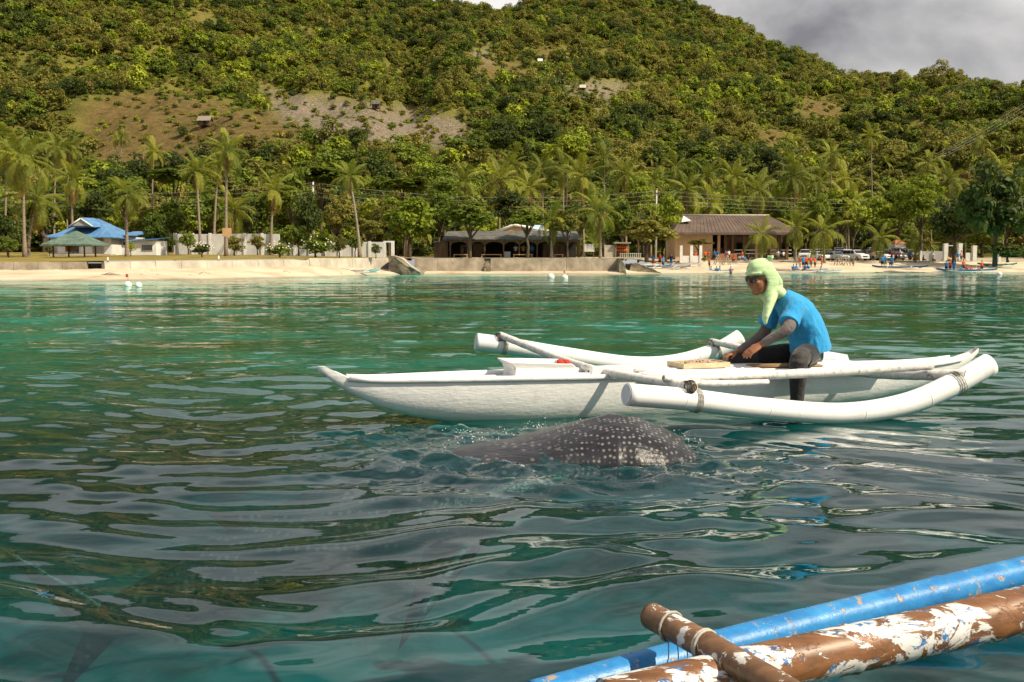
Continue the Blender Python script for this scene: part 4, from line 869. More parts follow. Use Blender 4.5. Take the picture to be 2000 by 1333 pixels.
for a, c_ in ((886, 914), (940, 980), (1002, 1040), (1082, 1100)):
    bn = thing('bench', 'low yellowish bench on the restaurant veranda between posts at picture x %d' % 0 if False else {886: 'leftmost low yellow bench on the restaurant veranda', 940: 'second low yellow bench from the left on the restaurant veranda', 1002: 'third low yellow bench from left on the restaurant veranda', 1082: 'rightmost low yellow bench on the restaurant veranda'}[a], 'bench', (XW(a, 124.6), 124.6, 1.95))
    obj('seat', bx(XW(a, 124.6), XW(c_, 124.6), 124.4, 124.8, ZW(498.5, 124.6), ZW(497, 124.6)), m_tan, bn)
    for q in (a + 1.5, c_ - 1.5): obj('leg', bx(XW(q, 124.6) - .05, XW(q, 124.6) + .05, 124.45, 124.75, 1.9, ZW(498.5, 124.6)), m_tan, bn)
b = Bld('rear_house', 'house with white edged gable showing above the restaurant roof', 'house', 1020, 141, 2.2)
b.box('wall', 980, 1070, 452, 500, 0, 6, m_tan)
b.poly('roof', [(b.X(972), b.Y - .6, b.Z(453)), (b.X(1074), b.Y - .6, b.Z(453)), (b.X(1004), b.Y - .6, b.Z(440)), (b.X(972), b.Y + 6, b.Z(453)), (b.X(1074), b.Y + 6, b.Z(453)), (b.X(1004), b.Y + 6, b.Z(440))], [(0, 2, 5, 3), (2, 1, 4, 5), (0, 3, 4, 1), (3, 5, 4), (0, 1, 2)], m_tan)
bm = bmesh.new(); tube(bm, [(b.X(971), b.Y - .8, b.Z(453)), (b.X(1004), b.Y - .8, b.Z(440)), (b.X(1076), b.Y - .8, b.Z(453))], (0.22, 0.10) and [(0.2, 0.12)] * 3, 4); obj('barge_board', bm, m_white, b.root)
b.poly('blue_sheet', [(b.X(1038), b.Y - .9, b.Z(450)), (b.X(1066), b.Y - .9, b.Z(451)), (b.X(1060), b.Y + 1, b.Z(440)), (b.X(1042), b.Y + 1, b.Z(439)), (b.X(1038), b.Y - .9, b.Z(451)), (b.X(1066), b.Y - .9, b.Z(452)), (b.X(1060), b.Y + 1, b.Z(441)), (b.X(1042), b.Y + 1, b.Z(440))], [(0, 1, 2, 3), (7, 6, 5, 4), (0, 4, 5, 1), (1, 5, 6, 2), (2, 6, 7, 3), (3, 7, 4, 0)], mottled('pale_blue_sheet', (0.30, 0.42, 0.58), (0.42, 0.54, 0.66), 1), b.root)
# huts right of the restaurant
b = Bld('board_stand', 'pale notice board on posts right of the restaurant palm', 'notice board', 1151, 126, 1.9)
b.box('board', 1141, 1160, 477, 492, 0, .1, m_white)
for a in (1142, 1159): b.box('post', a - .8, a + .8, 477, 505, .1, .2, m_wood)
b = Bld('vest_stall', 'small open stall hung with orange life vests', 'stall', 1220, 130, 1.9)
for a in (1202, 1227): 
    for d in (0, 1.6): b.box('post', a - .7, a + .7, 476, 504, d, d + .1, m_paletimber)
b.box('roof', 1199, 1231, 473.5, 476, -.3, 2.0, m_paletimber); b.box('grey_panel', 1180, 1200, 479, 505, .2, .4, m_conc2); b.box('back_panel', 1203, 1227, 477, 500, 1.62, 1.68, m_wood)
m_orange = mottled('orange_vest', (0.62, 0.12, 0.02), (0.78, 0.20, 0.04), 3, 0.7)
for k in range(12):
    bm = bmesh.new(); x = b.X(1206 + (k % 6) * 3.8); z = b.Z(482 + 6.5 * (k // 6)); ellipsoid(bm, (x, b.Y + 1.5, z), [(0.14, 0, 0), (0, .09, 0), (0, 0, .22)], n=6, m=5)
    tag(obj('life_vest', bm, m_orange), 'orange life vest in the %s row of the open stall' % ('upper' if k < 6 else 'lower'), 'life vest', 'life vests hung in the stall')
# picket fence
t = thing('picket_fence', 'pale slatted fence on the wall end right of the vest stall', 'fence', (XW(1230, 124), 124, 1.9))
for k in range(11): obj('slat', bx(XW(1211 + k * 3.9, 124) - .05, XW(1211 + k * 3.9, 124) + .05, 123.97, 124.03, ZW(508, 124), ZW(494.5, 124)), m_conc2, t)
for q in (495.5, 506): obj('rail', bx(XW(1209, 124), XW(1252, 124), 123.93, 123.97, ZW(q + 1, 124), ZW(q, 124)), m_conc2, t)

# hall with brown hipped roof
b = Bld('market_hall', 'large hall with brown ribbed hip roof and peach walls', 'hall', 1430, 162, 1.9)
b.box('wall', 1318, 1390, 455, 508, 0, 9, m_peach)
b.box('back_wall', 1390, 1542, 458, 500, 8.6, 9, m_peach)
for a in (1403, 1416, 1430, 1452, 1477, 1500, 1520, 1536): b.box('column', a - 2.6, a + 2.6, 456, 508, .2, .8, m_peach if a % 2 else m_wood)
b.box('beam', 1388, 1545, 455, 459, .1, .9, m_peach)
b.box('bay_shade_panel', 1392, 1432, 459, 484, 6, 6.2, m_dark); b.box('bay_shade_panel', 1450, 1476, 473, 492, 5, 5.2, m_dark)  # dark slabs added between the columns to paint in the shade behind
b.box('railing', 1432, 1545, 488, 489.5, .3, .4, m_white); b.box('railing', 1432, 1545, 495, 496.5, .3, .4, m_white)
b.box('brick_step', 1392, 1432, 496, 508, -2.2, .1, m_terra); b.box('floor_slab', 1318, 1548, 503, 509, .85, 9, m_conc2)
rf = hip(b, 'roof', 1308, 1556, 455, 418.5, -1.6, 10.8, 1340, 1512, m_brownr, 0.35)
ribs(b, b.X(1318), b.X(1545), b.Y - 1.55, b.Z(454.6), b.X(1341), b.X(1511), b.Y + 4.5, b.Z(419), 30, m_brownr, rf)
bm = bmesh.new(); tube(bm, [(b.X(1339), b.Y + 4.6, b.Z(418.3)), (b.X(1513), b.Y + 4.6, b.Z(418.3))], 0.16, 6); obj('ridge_cap', bm, mottled('pale_ridge', (0.35, 0.30, 0.26), (0.45, 0.4, 0.34), 2), rf)
b.poly('gable_vent', [(b.X(1330), b.Y + 1.2, b.Z(434)), (b.X(1351), b.Y + 1.2, b.Z(431)), (b.X(1341), b.Y + 3.9, b.Z(419.5)), (b.X(1330), b.Y + 1.5, b.Z(434)), (b.X(1351), b.Y + 1.5, b.Z(431)), (b.X(1341), b.Y + 4.2, b.Z(419.5))], [(0, 1, 2), (5, 4, 3), (0, 2, 5, 3), (1, 4, 5, 2), (0, 3, 4, 1)], m_white, rf)
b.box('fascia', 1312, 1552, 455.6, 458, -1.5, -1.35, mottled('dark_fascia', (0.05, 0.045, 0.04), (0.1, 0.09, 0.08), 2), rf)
# pillared white fence
t = thing('pillar_fence', 'white pillared fence panels left of the hall steps', 'fence', (XW(1348, 143), 143, 1.6))
for a in (1329, 1349, 1367): obj('pillar', bx(XW(a, 143) - .19, XW(a, 143) + .19, 142.8, 143.2, 1.4, ZW(480, 143)), m_white, t)
for a, c_ in ((1332, 1346), (1352, 1365)): obj('low_wall', bx(XW(a, 143), XW(c_, 143), 142.9, 143.1, 1.4, ZW(500, 143)), m_white, t)
# kerb, far white wall
t = thing('kerb_wall', 'long low concrete kerb between the beach and the car park', 'wall', (XW(1700, 152), 152, 1.5))
for k in range(16):
    a, c_ = 1400 + k * 38, 1400 + (k + 1) * 38
    Ya, Yc = wl(a) + .1, wl(c_) + .1; bm = bmesh.new(); prism(bm, [(XW(a, Ya) + .02, Ya), (XW(c_, Yc) - .02, Yc), (XW(c_, Yc) - .02, Yc + .4), (XW(a, Ya) + .02, Ya + .4)], 'z', 1.0, 1.72 + rnd.uniform(-.02, .02)); obj('panel', bm, m_conc2, t)
garden_wall('white wall with square pillars behind the people at right', 1795, 1845, 158, 157, 491, 510, 2)
t = thing('pillar_fence', 'white pillar frame with rails under the dark trees at right', 'fence', (XW(1870, 156), 156, 1.8))
for a in (1843, 1871): obj('pillar', bx(XW(a, 156) - .3, XW(a, 156) + .3, 155.7, 156.3, 1.5, ZW(476, 156)), m_white, t)
obj('pillar', bx(XW(1899, 156) - .3, XW(1899, 156) + .3, 155.7, 156.3, 1.5, ZW(480, 156)), m_white, t)
obj('low_wall', bx(XW(1883, 156), XW(1896, 156), 155.9, 156.1, 1.5, ZW(494, 156)), m_white, t); obj('rail', bx(XW(1845, 156), XW(1869, 156), 155.95, 156.05, ZW(481, 156), ZW(479.5, 156)), m_white, t)
tag(obj('gate_post', bx(XW(1948, 150) - .18, XW(1948, 150) + .18, 149.8, 150.2, 1.5, ZW(488, 150)), m_white), 'lone pale post under the huge dark tree', 'post')
# red roofed kiosk
b = Bld('kiosk', 'small kiosk with red tiled top behind the young palm at the car park', 'kiosk', 1755, 168, 2.1)
b.box('wall', 1745, 1765, 476, 505, 0, 3, m_white); hip(b, 'roof', 1743, 1767, 476, 468, -.4, 3.4, 1752, 1758, m_terra, .1)
# hill hut and sheds
def hut(px, py, Y, w, label, rmat):
    g = G(px, Y); s = w; t = thing('hill_hut', label, 'hut', g)
    for sx in (-1, 1):
        for sy in (0, 1): obj('stilt', bx(g.x + sx * s * .42 - .08, g.x + sx * s * .42 + .08, g.y + sy * 2 - .08, g.y + sy * 2 + .08, g.z - 2.2, g.z + .8), m_wood, t)
    obj('wall', bx(g.x - s * .45, g.x + s * .45, g.y - .2, g.y + 2.3, g.z + .8, g.z + 2.4), m_wood, t)
    obj('doorway', bx(g.x - s * .05, g.x + s * .12, g.y - .26, g.y - .18, g.z + .95, g.z + 2.2), m_dark, t)
    bm = bmesh.new(); prism(bm, [(g.y - .9, g.z + 2.2), (g.y + 1.0, g.z + 3.9), (g.y + 2.9, g.z + 2.2), (g.y + 1.0, g.z + 3.7)], 'x', g.x - s * .55, g.x + s * .55); obj('roof', bm, rmat, t)
hut(407, 252, 318, 3.9, 'little stilt hut with grey thatch roof on the dry field', mottled('thatch', (0.16, 0.13, 0.11), (0.32, 0.27, 0.23), 2, 0.9))
hut(738, 212, 372, 3.2, 'small dark shed on upper edge of the pale cleared field', m_greyr); hut(1136, 185, 478, 2.8, 'tiny pale shed at left edge of the upper cleared field', m_conc2)
hut(1054, 130, 590, 2.6, 'tiny white roofed hut among scrub in middle of the hill', m_white)

# utility poles and wires
poles = [(-160, 160, 360), (615, 148, 356), (1280, 160, 372), (2150, 185, 372)]; tops = []
for i, (px, Y, pt_) in enumerate(poles):
    g = G(px, Y); t = thing('utility_pole', ['utility pole off the left edge', 'pale utility pole behind the dark narrow tree', 'pale utility pole beside the yellow lime tree', 'utility pole beyond the right edge'][i], 'utility pole', g); zt = ZW(pt_, Y)
    bm = bmesh.new(); tube(bm, [(g.x, g.y, g.z - .3), (g.x, g.y, zt)], [0.17, 0.12], 8); obj('shaft', bm, m_pole, t); obj('crossarm', bx(g.x - .9, g.x + .9, g.y - .2, g.y - .08, zt - .5, zt - .4), m_wood, t)
    tops.append((g, zt))
for (ga, za), (gb_, zb_), w in zip(tops, tops[1:], ('left', 'middle', 'right')):
    for k, dz in enumerate((0.1, 0.75, 1.5, 2.1)):
        bm = bmesh.new(); n = 14; off = Vector((0, -.3 * k, 0))
        tube(bm, [(ga + off).lerp(gb_ + off, i / n) * 1.0 + Vector((0, 0, 0)) if False else Vector((ga.x + (gb_.x - ga.x) * i / n, ga.y + (gb_.y - ga.y) * i / n - .15 * k, za + (zb_ - za) * i / n - dz - 1.6 * 4 * (i / n) * (1 - i / n))) for i in range(n + 1)], 0.016, 3)
        tag(obj('power_line', bm, m_wire), ['topmost', 'second', 'third', 'lowest'][k] + ' power line of the %s span above the village' % w, 'cable', 'power lines along the village')
for k in range(4):
    a = P(1815, 308 + k * 4, 190); c_ = P(2060, 160 + k * 8, 260); bm = bmesh.new(); tube(bm, [a.lerp(c_, i / 6) + Vector((0, 0, -.8 * 4 * (i / 6) * (1 - i / 6))) for i in range(7)], 0.016, 3)
    tag(obj('power_line', bm, m_wire), ['topmost', 'second', 'third', 'lowest'][k] + ' of four power lines climbing the slope at the right edge', 'cable', 'power lines climbing the slope')
# square board on the palm
g = P(443, 454, 107.2); t = obj('square_board', bx(g.x - .48, g.x + .48, 107.2, 107.28, g.z - .45, g.z + .45), m_tan); tag(t, 'square tan board fixed to the tall palm trunk', 'board')
for px, pt_, pb_, lab in ((213, 503, 512, 'left of the two small white posts on the lawn edge'), (429, 500, 509, 'right of the two small white posts on lawn edge')):
    Y = wl(px) + .8; bm = bmesh.new(); tube(bm, [(XW(px, Y), Y, 1.2), (XW(px, Y), Y, ZW(pt_, Y))], 0.06, 8); obj_ = obj('lawn_post', bm, m_white); tag(obj_, lab, 'post')
# buoys
m_buoy = mottled('buoy_white', (0.72, 0.68, 0.62), (0.82, 0.80, 0.76), 4, 0.5)
for px, py, flag, r_, lab in ((250, 558, 1, .19, 'white buoy with small red flag, left of the left pair'), (271, 559, 0, .17, 'plain white buoy, right of the left pair'), (1076, 541, 0, .30, 'plain white buoy before the tall seawall'), (1103, 542.5, 1, .26, 'white buoy with red tipped stick before the tall seawall'), (1952, 535, 0, .28, 'white buoy near the right shore')):
    p = PZ(px, py + 3, 0); t = thing('mooring_buoy', lab, 'buoy', (p.x, p.y, 0)); bm = bmesh.new(); ball(bm, (0, 0, .1), r_, n=14, m=10); obj('float', bm, m_buoy, t, False)
    if flag:
        bm = bmesh.new(); tube(bm, [(0, 0, .1), (.02, 0, .62)], .016, 5); obj('stick', bm, m_paletimber, t, False)
        obj('flag', bx(-.10, .03, -.01, .01, .50, .66), m_red, t, False)
# ---------------------------------------------------------------- the white outrigger boat
wb = MB('boat_white_paint'); co = wb.coord('pos', (1, 1, 1))
gr = wb.noise(16, 6, 0.65, wb.coord('pos', (0.6, 0.6, 2.6))); sp_ = wb.noise(9, 5, 0.7, co)
cc = wb.ramp(sp_, [(0.25, (0.66, 0.65, 0.62)), (0.42, (0.82, 0.815, 0.80)), (0.7, (0.86, 0.855, 0.84))])
sx = wb.n('ShaderNodeSeparateXYZ'); wb.l(co, sx.inputs[0])
stn = wb.n('ShaderNodeMapRange'); stn.inputs[1].default_value = 0.02; stn.inputs[2].default_value = 0.13; stn.inputs[3].default_value = 0.85; stn.inputs[4].default_value = 0.0
wb.l(wb.math('ADD', sx.outputs[2], wb.math('MULTIPLY', wb.noise(7, 4, .6, co), 0.07)), stn.inputs[0])
cc = wb.mix(wb.math('MULTIPLY', stn.outputs[0], 0.55), cc, (0.46, 0.48, 0.40))
chp = wb.ramp(wb.noise(26, 7, .72, co, .6), [(.66, (0, 0, 0)), (.69, (1, 1, 1))])
cc = wb.mix(wb.math('MULTIPLY', chp, .55), cc, (0.44, 0.41, 0.35))
wb.base(cc); wb.set(0.42, 0.45)
wb.bump(wb.math('ADD', gr, wb.math('MULTIPLY', wb.noise(30, 4, .6, co), 0.55)), 0.22, 0.02)
m_hull = wb.m
wb = MB('float_white_paint'); co = wb.coord('pos')
cc = wb.ramp(wb.noise(6, 8, 0.75, co), [(0.28, (0.60, 0.60, 0.57)), (0.45, (0.80, 0.80, 0.79)), (0.75, (0.83, 0.83, 0.82))]); cc = wb.mix(wb.math('MULTIPLY', wb.ramp(wb.noise(20, 8, .72, co, .5), [(.64, (0, 0, 0)), (.67, (1, 1, 1))]), .5), cc, (.50, .48, .43)); wb.base(cc); wb.set(0.34, 0.5); wb.bump(wb.noise(14, 4, .6, co), 0.12, 0.01); m_float = wb.m
wb = MB('worn_white_pole'); co = wb.coord('pos')
cc = wb.ramp(wb.noise(22, 6, 0.75, co), [(0.34, (0.22, 0.18, 0.14)), (0.42, (0.60, 0.58, 0.54)), (0.6, (0.76, 0.75, 0.73))]); wb.base(cc); wb.set(0.55, 0.35); wb.bump(wb.noise(30, 4, .6, co), 0.4, 0.008); m_wpole = wb.m
m_cap = mottled('float_end_cap', (0.50, 0.55, 0.60), (0.66, 0.70, 0.74), 12, 0.5, 0.4, 0.1)
m_line = mottled('nylon_line', (0.34, 0.31, 0.26), (0.50, 0.47, 0.41), 20, 0.6)
m_rubber = mottled('old_rubber_tie', (0.02, 0.018, 0.015), (0.07, 0.06, 0.05), 20, 0.7)
m_cutend = mottled('cut_bamboo', (0.20, 0.15, 0.09), (0.42, 0.34, 0.22), 30, 0.8)
BOW = Vector((-1.37, 7.0, 0)); STN = Vector((4.17, 8.9, 0)); bd = (STN - BOW); BL = bd.length; bd.normalize(); bn_ = Vector((bd.y, -bd.x, 0))
boat = thing('outrigger_boat', 'narrow white wooden outrigger boat with curved floats carrying the man', 'boat', (BOW + STN) / 2)
SEC = [(0.0, .398, .432, .014), (.008, .365, .430, .022), (.02, .305, .392, .03), (.037, .235, .342, .05), (.075, .12, .330, .095), (.115, .045, .328, .135), (.165, -.02, .325, .18), (.25, -.085, .32, .225), (.35, -.12, .31, .25), (.5, -.14, .30, .26), (.65, -.12, .29, .25), (.78, -.06, .285, .215), (.87, .03, .285, .155), (.93, .12, .30, .10), (.965, .20, .325, .06), (.985, .27, .36, .04), (1.0, .345, .405, .025)]
def sec_at(s):
    xs = [q[0] for q in SEC]; return [float(np.interp(s, xs, [q[k] for q in SEC])) for k in (1, 2, 3)]
ss = sorted(set([q[0] for q in SEC] + list(np.linspace(0, 1, 61))))
prof = [(0.0, 0.06), (0.06, 0.36), (0.2, 0.62), (0.42, 0.82), (0.7, 0.95), (1.0, 1.0)]
def hull_pt(s, off, z): p = BOW + bd * (s * BL) + bn_ * off; return Vector((p.x, p.y, z))
bm = bmesh.new(); rings = []
for s in ss:
    k, g_, hb = sec_at(s); R1 = []
    for u, w in reversed(prof): R1.append(bm.verts.new(hull_pt(s, hb * w, k + (g_ - k) * u)))
    for u, w in prof: R1.append(bm.verts.new(hull_pt(s, -hb * w, k + (g_ - k) * u)))
    rings.append(R1)
n = len(rings[0])
for A, B in zip(rings, rings[1:]):
    for i in range(n - 1):
        f = bm.faces.new([A[i], A[i + 1], B[i + 1], B[i]]); f.smooth = True
bm.faces.new(rings[0]); bm.faces.new(rings[-1][::-1])
bmesh.ops.recalc_face_normals(bm, faces=bm.faces[:])
hull = obj('hull', bm, m_hull, boat)
bm = bmesh.new(); prevr = None
for s in [q for q in ss if 0.02 <= q <= 0.985]:
    k, g_, hb = sec_at(s); a = bm.verts.new(hull_pt(s, hb * .97, g_ - .02)); c_ = bm.verts.new(hull_pt(s, -hb * .97, g_ - .02)); m_ = bm.verts.new(hull_pt(s, 0, g_ + .004))
    if prevr: bm.faces.new([prevr[0], a, m_, prevr[1]]); bm.faces.new([prevr[1], m_, c_, prevr[2]])
    prevr = (a, m_, c_)
obj('deck', bm, m_hull, boat)
for sgn, nm in ((1, 'near'), (-1, 'far')):
    bm = bmesh.new(); pts = []
    for s in np.linspace(0.035, 0.96, 40):
        k, g_, hb = sec_at(s); pts.append(hull_pt(s, sgn * (hb + .006), g_ - .004))
    tube(bm, pts, [(0.022, 0.014)] * 40, 6, ref=(0, 0, 1)); obj('gunwale', bm, m_hull, boat)
    # side board over the gunwale, where the man sits
    bm = bmesh.new(); P0 = []; 
    sg = [0.41, 0.45, 0.55, 0.65, 0.75, 0.80]
    top = [(hull_pt(s, sgn * (sec_at(s)[2] - .03), sec_at(s)[1] + .022), hull_pt(s, sgn * (sec_at(s)[2] + .105), sec_at(s)[1] + .018)) for s in sg]
    va_ = [[bm.verts.new(q + Vector((0, 0, dz))) for q in pr for dz in (0, -.022)] for pr in top]
    for A, B in zip(va_, va_[1:]):
        for i, j in ((0, 2), (2, 3), (3, 1), (1, 0)): bm.faces.new([A[i], A[j], B[j], B[i]])
    bm.faces.new([va_[0][i] for i in (0, 1, 3, 2)]); bm.faces.new([va_[-1][i] for i in (0, 2, 3, 1)]); bmesh.ops.recalc_face_normals(bm, faces=bm.faces[:]); obj('side_board', bm, m_hull, boat)
for k in range(3):
    bm = bmesh.new(); off = -.14 + k * .14; pts = [hull_pt(s, off, sec_at(s)[1] + .014) for s in np.linspace(.42, .8, 8)]
    tube(bm, pts, [(0.012, 0.062)] * 8, 6, ref=(0, 0, 1)); obj('deck_board', bm, m_hull, boat)
# bow box
s0, s1 = 0.243, 0.329; zb0 = .318
bm = bmesh.new(); lo = []; hi = []
for s, w in ((s0, .15), (s1, .17)):
    lo.append((hull_pt(s, w, zb0 - .01), hull_pt(s, -w, zb0 - .01)))
hi = [(hull_pt(s0 - .008, .155, .432), hull_pt(s0 - .008, -.155, .438)), (hull_pt(s1 - .010, .175, .405), hull_pt(s1 - .005, -.175, .412))]
mid = [(hull_pt(s0 + .001, .143, .385), hull_pt(s0 + .001, -.143, .385)), (hull_pt(s1 - .002, .165, .37), hull_pt(s1 - .002, -.165, .37))]
def loop4(x): return [bm.verts.new(x[0][0]), bm.verts.new(x[1][0]), bm.verts.new(x[1][1]), bm.verts.new(x[0][1])]
rg = [loop4(lo), loop4(mid), loop4(hi)]
cen = sum((v.co for v in rg[2]), Vector()) / 4
rg.append([bm.verts.new(cen + (v.co - cen) * .86 - Vector((0, 0, .003))) for v in rg[2]]); rg.append([bm.verts.new(cen + (v.co - cen) * .84 - Vector((0, 0, .06))) for v in rg[2]])
for A, B in zip(rg, rg[1:]):
    for i in range(4): bm.faces.new([A[i], A[(i + 1) % 4], B[(i + 1) % 4], B[i]])
bm.faces.new(rg[0][::-1]); bm.faces.new(rg[-1]); bmesh.ops.recalc_face_normals(bm, faces=bm.faces[:])
bmesh.ops.bevel(bm, geom=bm.edges[:], offset=0.004, segments=1, affect='EDGES'); obj('bow_box', bm, m_hull, boat)
bm = bmesh.new(); box(bm, -.17, .17, -.03, .03, 0, .07, Matrix.Translation(hull_pt(.375, .16, .31)) @ Matrix.Rotation(math.atan2(bd.y, bd.x), 4, 'Z')); obj('cleat_block', bm, m_hull, boat)
# red cloth in the box
bm = bmesh.new()
for k, (s, o_) in enumerate(((.316, .12), (.321, .02), (.310, .05))): ellipsoid(bm, hull_pt(s, o_, .405), [bd * .032, bn_ * .034, (0, 0, .022)], n=9, m=7)
for v in bm.verts: v.co += mnoise.noise_vector(v.co * 18) * .012
tag(obj('red_cloth', bm, m_red), 'crumpled red cloth stuffed in the white bow box', 'cloth')
# floats
def float_pole(pts, rr, part='float'):
    bm = bmesh.new(); path = catmull(pts, 10); rl = lerpn(rr, 10); rings = tube(bm, path, rl, 20)
    o = obj(part, bm, m_float, boat)
    d0 = (path[0] - path[1]).normalized(); bm = bmesh.new(); tube(bm, [path[0] - d0 * .002, path[0] + d0 * .006], [rl[0] * .93, rl[0] * .90], 20); obj('end_cap', bm, m_cap, o)
    for k, i in enumerate(range(9, len(path) - 4, 12)):
        bm = bmesh.new(); t_ = (path[i + 1] - path[i]).normalized(); tube(bm, [path[i] - t_ * .004, path[i] + t_ * .004], [rl[i] * 1.012] * 2, 20); obj('joint_ring', bm, m_float, o)
    return path, rl
nf, nr_ = float_pole([P(1224, 771, 6.55), P(1345, 781, 6.72), P(1480, 797, 6.93), P(1640, 808, 7.15), P(1760, 792, 7.3), P(1850, 757, 7.4), P(1932, 712, 7.5)], [.076, .076, .076, .078, .083, .086, .086])
ff, fr_ = float_pole([P(930, 668, 9.2), P(985, 675, 9.25), P(1100, 694, 9.4), P(1230, 712, 9.55), P(1320, 708, 9.65), P(1400, 685, 9.75), P(1446, 660, 9.8)], [.082, .080, .080, .080, .080, .082, .085])
def pole(name, pts, rr, mat, n=10, per=8, parent=None, cut=True):
    bm = bmesh.new(); path = catmull(pts, per); rl = lerpn(rr, per)
    rl = [r * (1 + .05 * math.sin(i * 2.1)) for i, r in enumerate(rl)]
    tube(bm, path, rl, n); o = obj(name, bm, mat, parent or boat)
    if cut:
        for a, c_, r in ((path[0], path[1], rl[0]), (path[-1], path[-2], rl[-1])):
            d = (a - c_).normalized(); bm = bmesh.new(); tube(bm, [a - d * .002, a + d * .004], [r * .8, r * .78], 10); obj('cut_end', bm, m_cutend, o)
    return path
fb = pole('boom', [P(977, 655, 9.22), P(1030, 676, 8.9), P(1090, 700, 8.35), P(1150, 719, 7.85), P(1192, 729, 7.45), P(1262, 742, 7.06), P(1356, 757, 6.66)], [.034, .034, .033, .032, .032, .033, .034], m_wpole)
rb = pole('boom', [P(1388, 667, 9.75), P(1470, 685, 9.3), P(1580, 715, 8.6), P(1700, 730, 7.95), P(1800, 733, 7.6), P(1886, 732, 7.38)], [.032, .032, .034, .036, .040, .042], m_wpole)
pole('side_pole', [P(1298, 741, 6.85), P(1400, 738, 6.98), P(1520, 732, 7.12), P(1640, 726, 7.28), P(1740, 719, 7.42), P(1818, 713, 7.52)], [.026, .030, .034, .035, .038, .040], m_wpole)
pole('side_pole', [P(1296, 738, 6.80), P(1330, 745, 6.84), P(1400, 749, 6.9), P(1500, 746, 7.05)], [.020, .022, .022, .018], m_wpole)
def lashing(c, d, r, mat, turns=3, w=.012):
    bm = bmesh.new(); d = Vector(d).normalized(); a = d.orthogonal().normalized(); b_ = d.cross(a); pts = []
    for k in range(turns * 12 + 1):
        th = 2 * math.pi * k / 12; pts.append(Vector(c) + a * r * math.cos(th) + b_ * r * math.sin(th) + d * (k / 12 - turns / 2) * w)
    tube(bm, pts, .0035, 4); obj('lashing', bm, mat, boat)
lashing(nf[11], nf[12] - nf[10], .084, m_line, 4); lashing(nf[52], nf[53] - nf[51], .095, m_line, 3, .02); lashing(ff[10], ff[11] - ff[9], .084, m_line, 4); lashing(ff[50], ff[51] - ff[49], .086, m_line, 3)
for c_, d_ in ((P(1345, 757, 6.68), (1, .2, 0)), (P(975, 660, 9.2), (1, .3, .1)), (P(1160, 730, 7.78), (.6, -1, 0)), (P(1870, 738, 7.4), (1, .2, .4)), (P(1392, 672, 9.72), (1, .3, .2))): lashing(c_, d_, .045, m_rubber, 5, .011); lashing(c_ + Vector((.012, 0, .004)), (0.3, 1, .2), .042, m_rubber, 3, .012)
bm = bmesh.new()
A_, B_, C_, D_ = P(1596, 683, 8.75), P(1655, 693, 8.95), P(1663, 716, 8.95), P(1596, 712, 8.75); nn = (B_ - A_).cross(D_ - A_).normalized() * .018
v1 = [bm.verts.new(q) for q in (A_, B_, C_, D_)]; v2 = [bm.verts.new(q + nn) for q in (A_, B_, C_, D_)]
bm.faces.new(v1); bm.faces.new(v2[::-1])
for i in range(4): bm.faces.new([v1[i], v2[i], v2[(i + 1) % 4], v1[(i + 1) % 4]])
bmesh.ops.recalc_face_normals(bm, faces=bm.faces[:]); obj('stern_board', bm, mottled('pale_blue_white_paint', (0.52, 0.60, 0.66), (0.66, 0.72, 0.76), 8, 0.5), boat)
pole('stern_rod', [P(1600, 706, 8.6), P(1640, 708, 8.62), P(1690, 716, 8.65)], [.012, .012, .012], m_wpole, cut=False)
bm = bmesh.new(); pts = [hull_pt(s, .06, sec_at(s)[1] + .03) for s in (.60, .635, .67, .70)]; tube(bm, pts, [(0.012, 0.13)] * 4, 8, ref=(0, 0, 1)); obj('seat_plank', bm, mottled('seat_wood', (0.22, 0.13, 0.06), (0.36, 0.23, 0.12), 8, 0.7), boat)
# bait tray
tc_ = P(1364, 716, 8.02); rzb = math.atan2(bd.y, bd.x)
tray = thing('bait_tray', 'flat bamboo tray heaped with pinkish bait on the boat deck', 'tray', (tc_.x, tc_.y, .327), rzb)
m_tray = mottled('tray_bamboo', (0.52, 0.40, 0.24), (0.70, 0.58, 0.38), 18, 0.7, kind='obj')
obj('tray_floor', bx(-.21, .21, -.14, .14, 0, .012), m_tray, tray, False)
for a in ((-.21, .21, -.14, -.125), (-.21, .21, .125, .14), (-.21, -.195, -.125, .125), (.195, .21, -.125, .125)): obj('tray_rim', bx(*a, .012, .040), m_tray, tray, False)
bm = bmesh.new(); gg = random.Random(3)
for k in range(150):
    x, y = gg.uniform(-.185, .185), gg.uniform(-.115, .115); h = .02 + .028 * math.exp(-((x / .13) ** 2 + (y / .08) ** 2)); ellipsoid(bm, (x, y, h), [(gg.uniform(.008, .022), 0, 0), (0, gg.uniform(.008, .018), 0), (0, 0, .012)], n=5, m=4)
o = obj('bait', bm, mottled('shrimp_bait', (0.30, 0.17, 0.11), (0.58, 0.42, 0.31), 45, 0.6, kind='obj'), tray, False); o['kind'] = 'stuff'

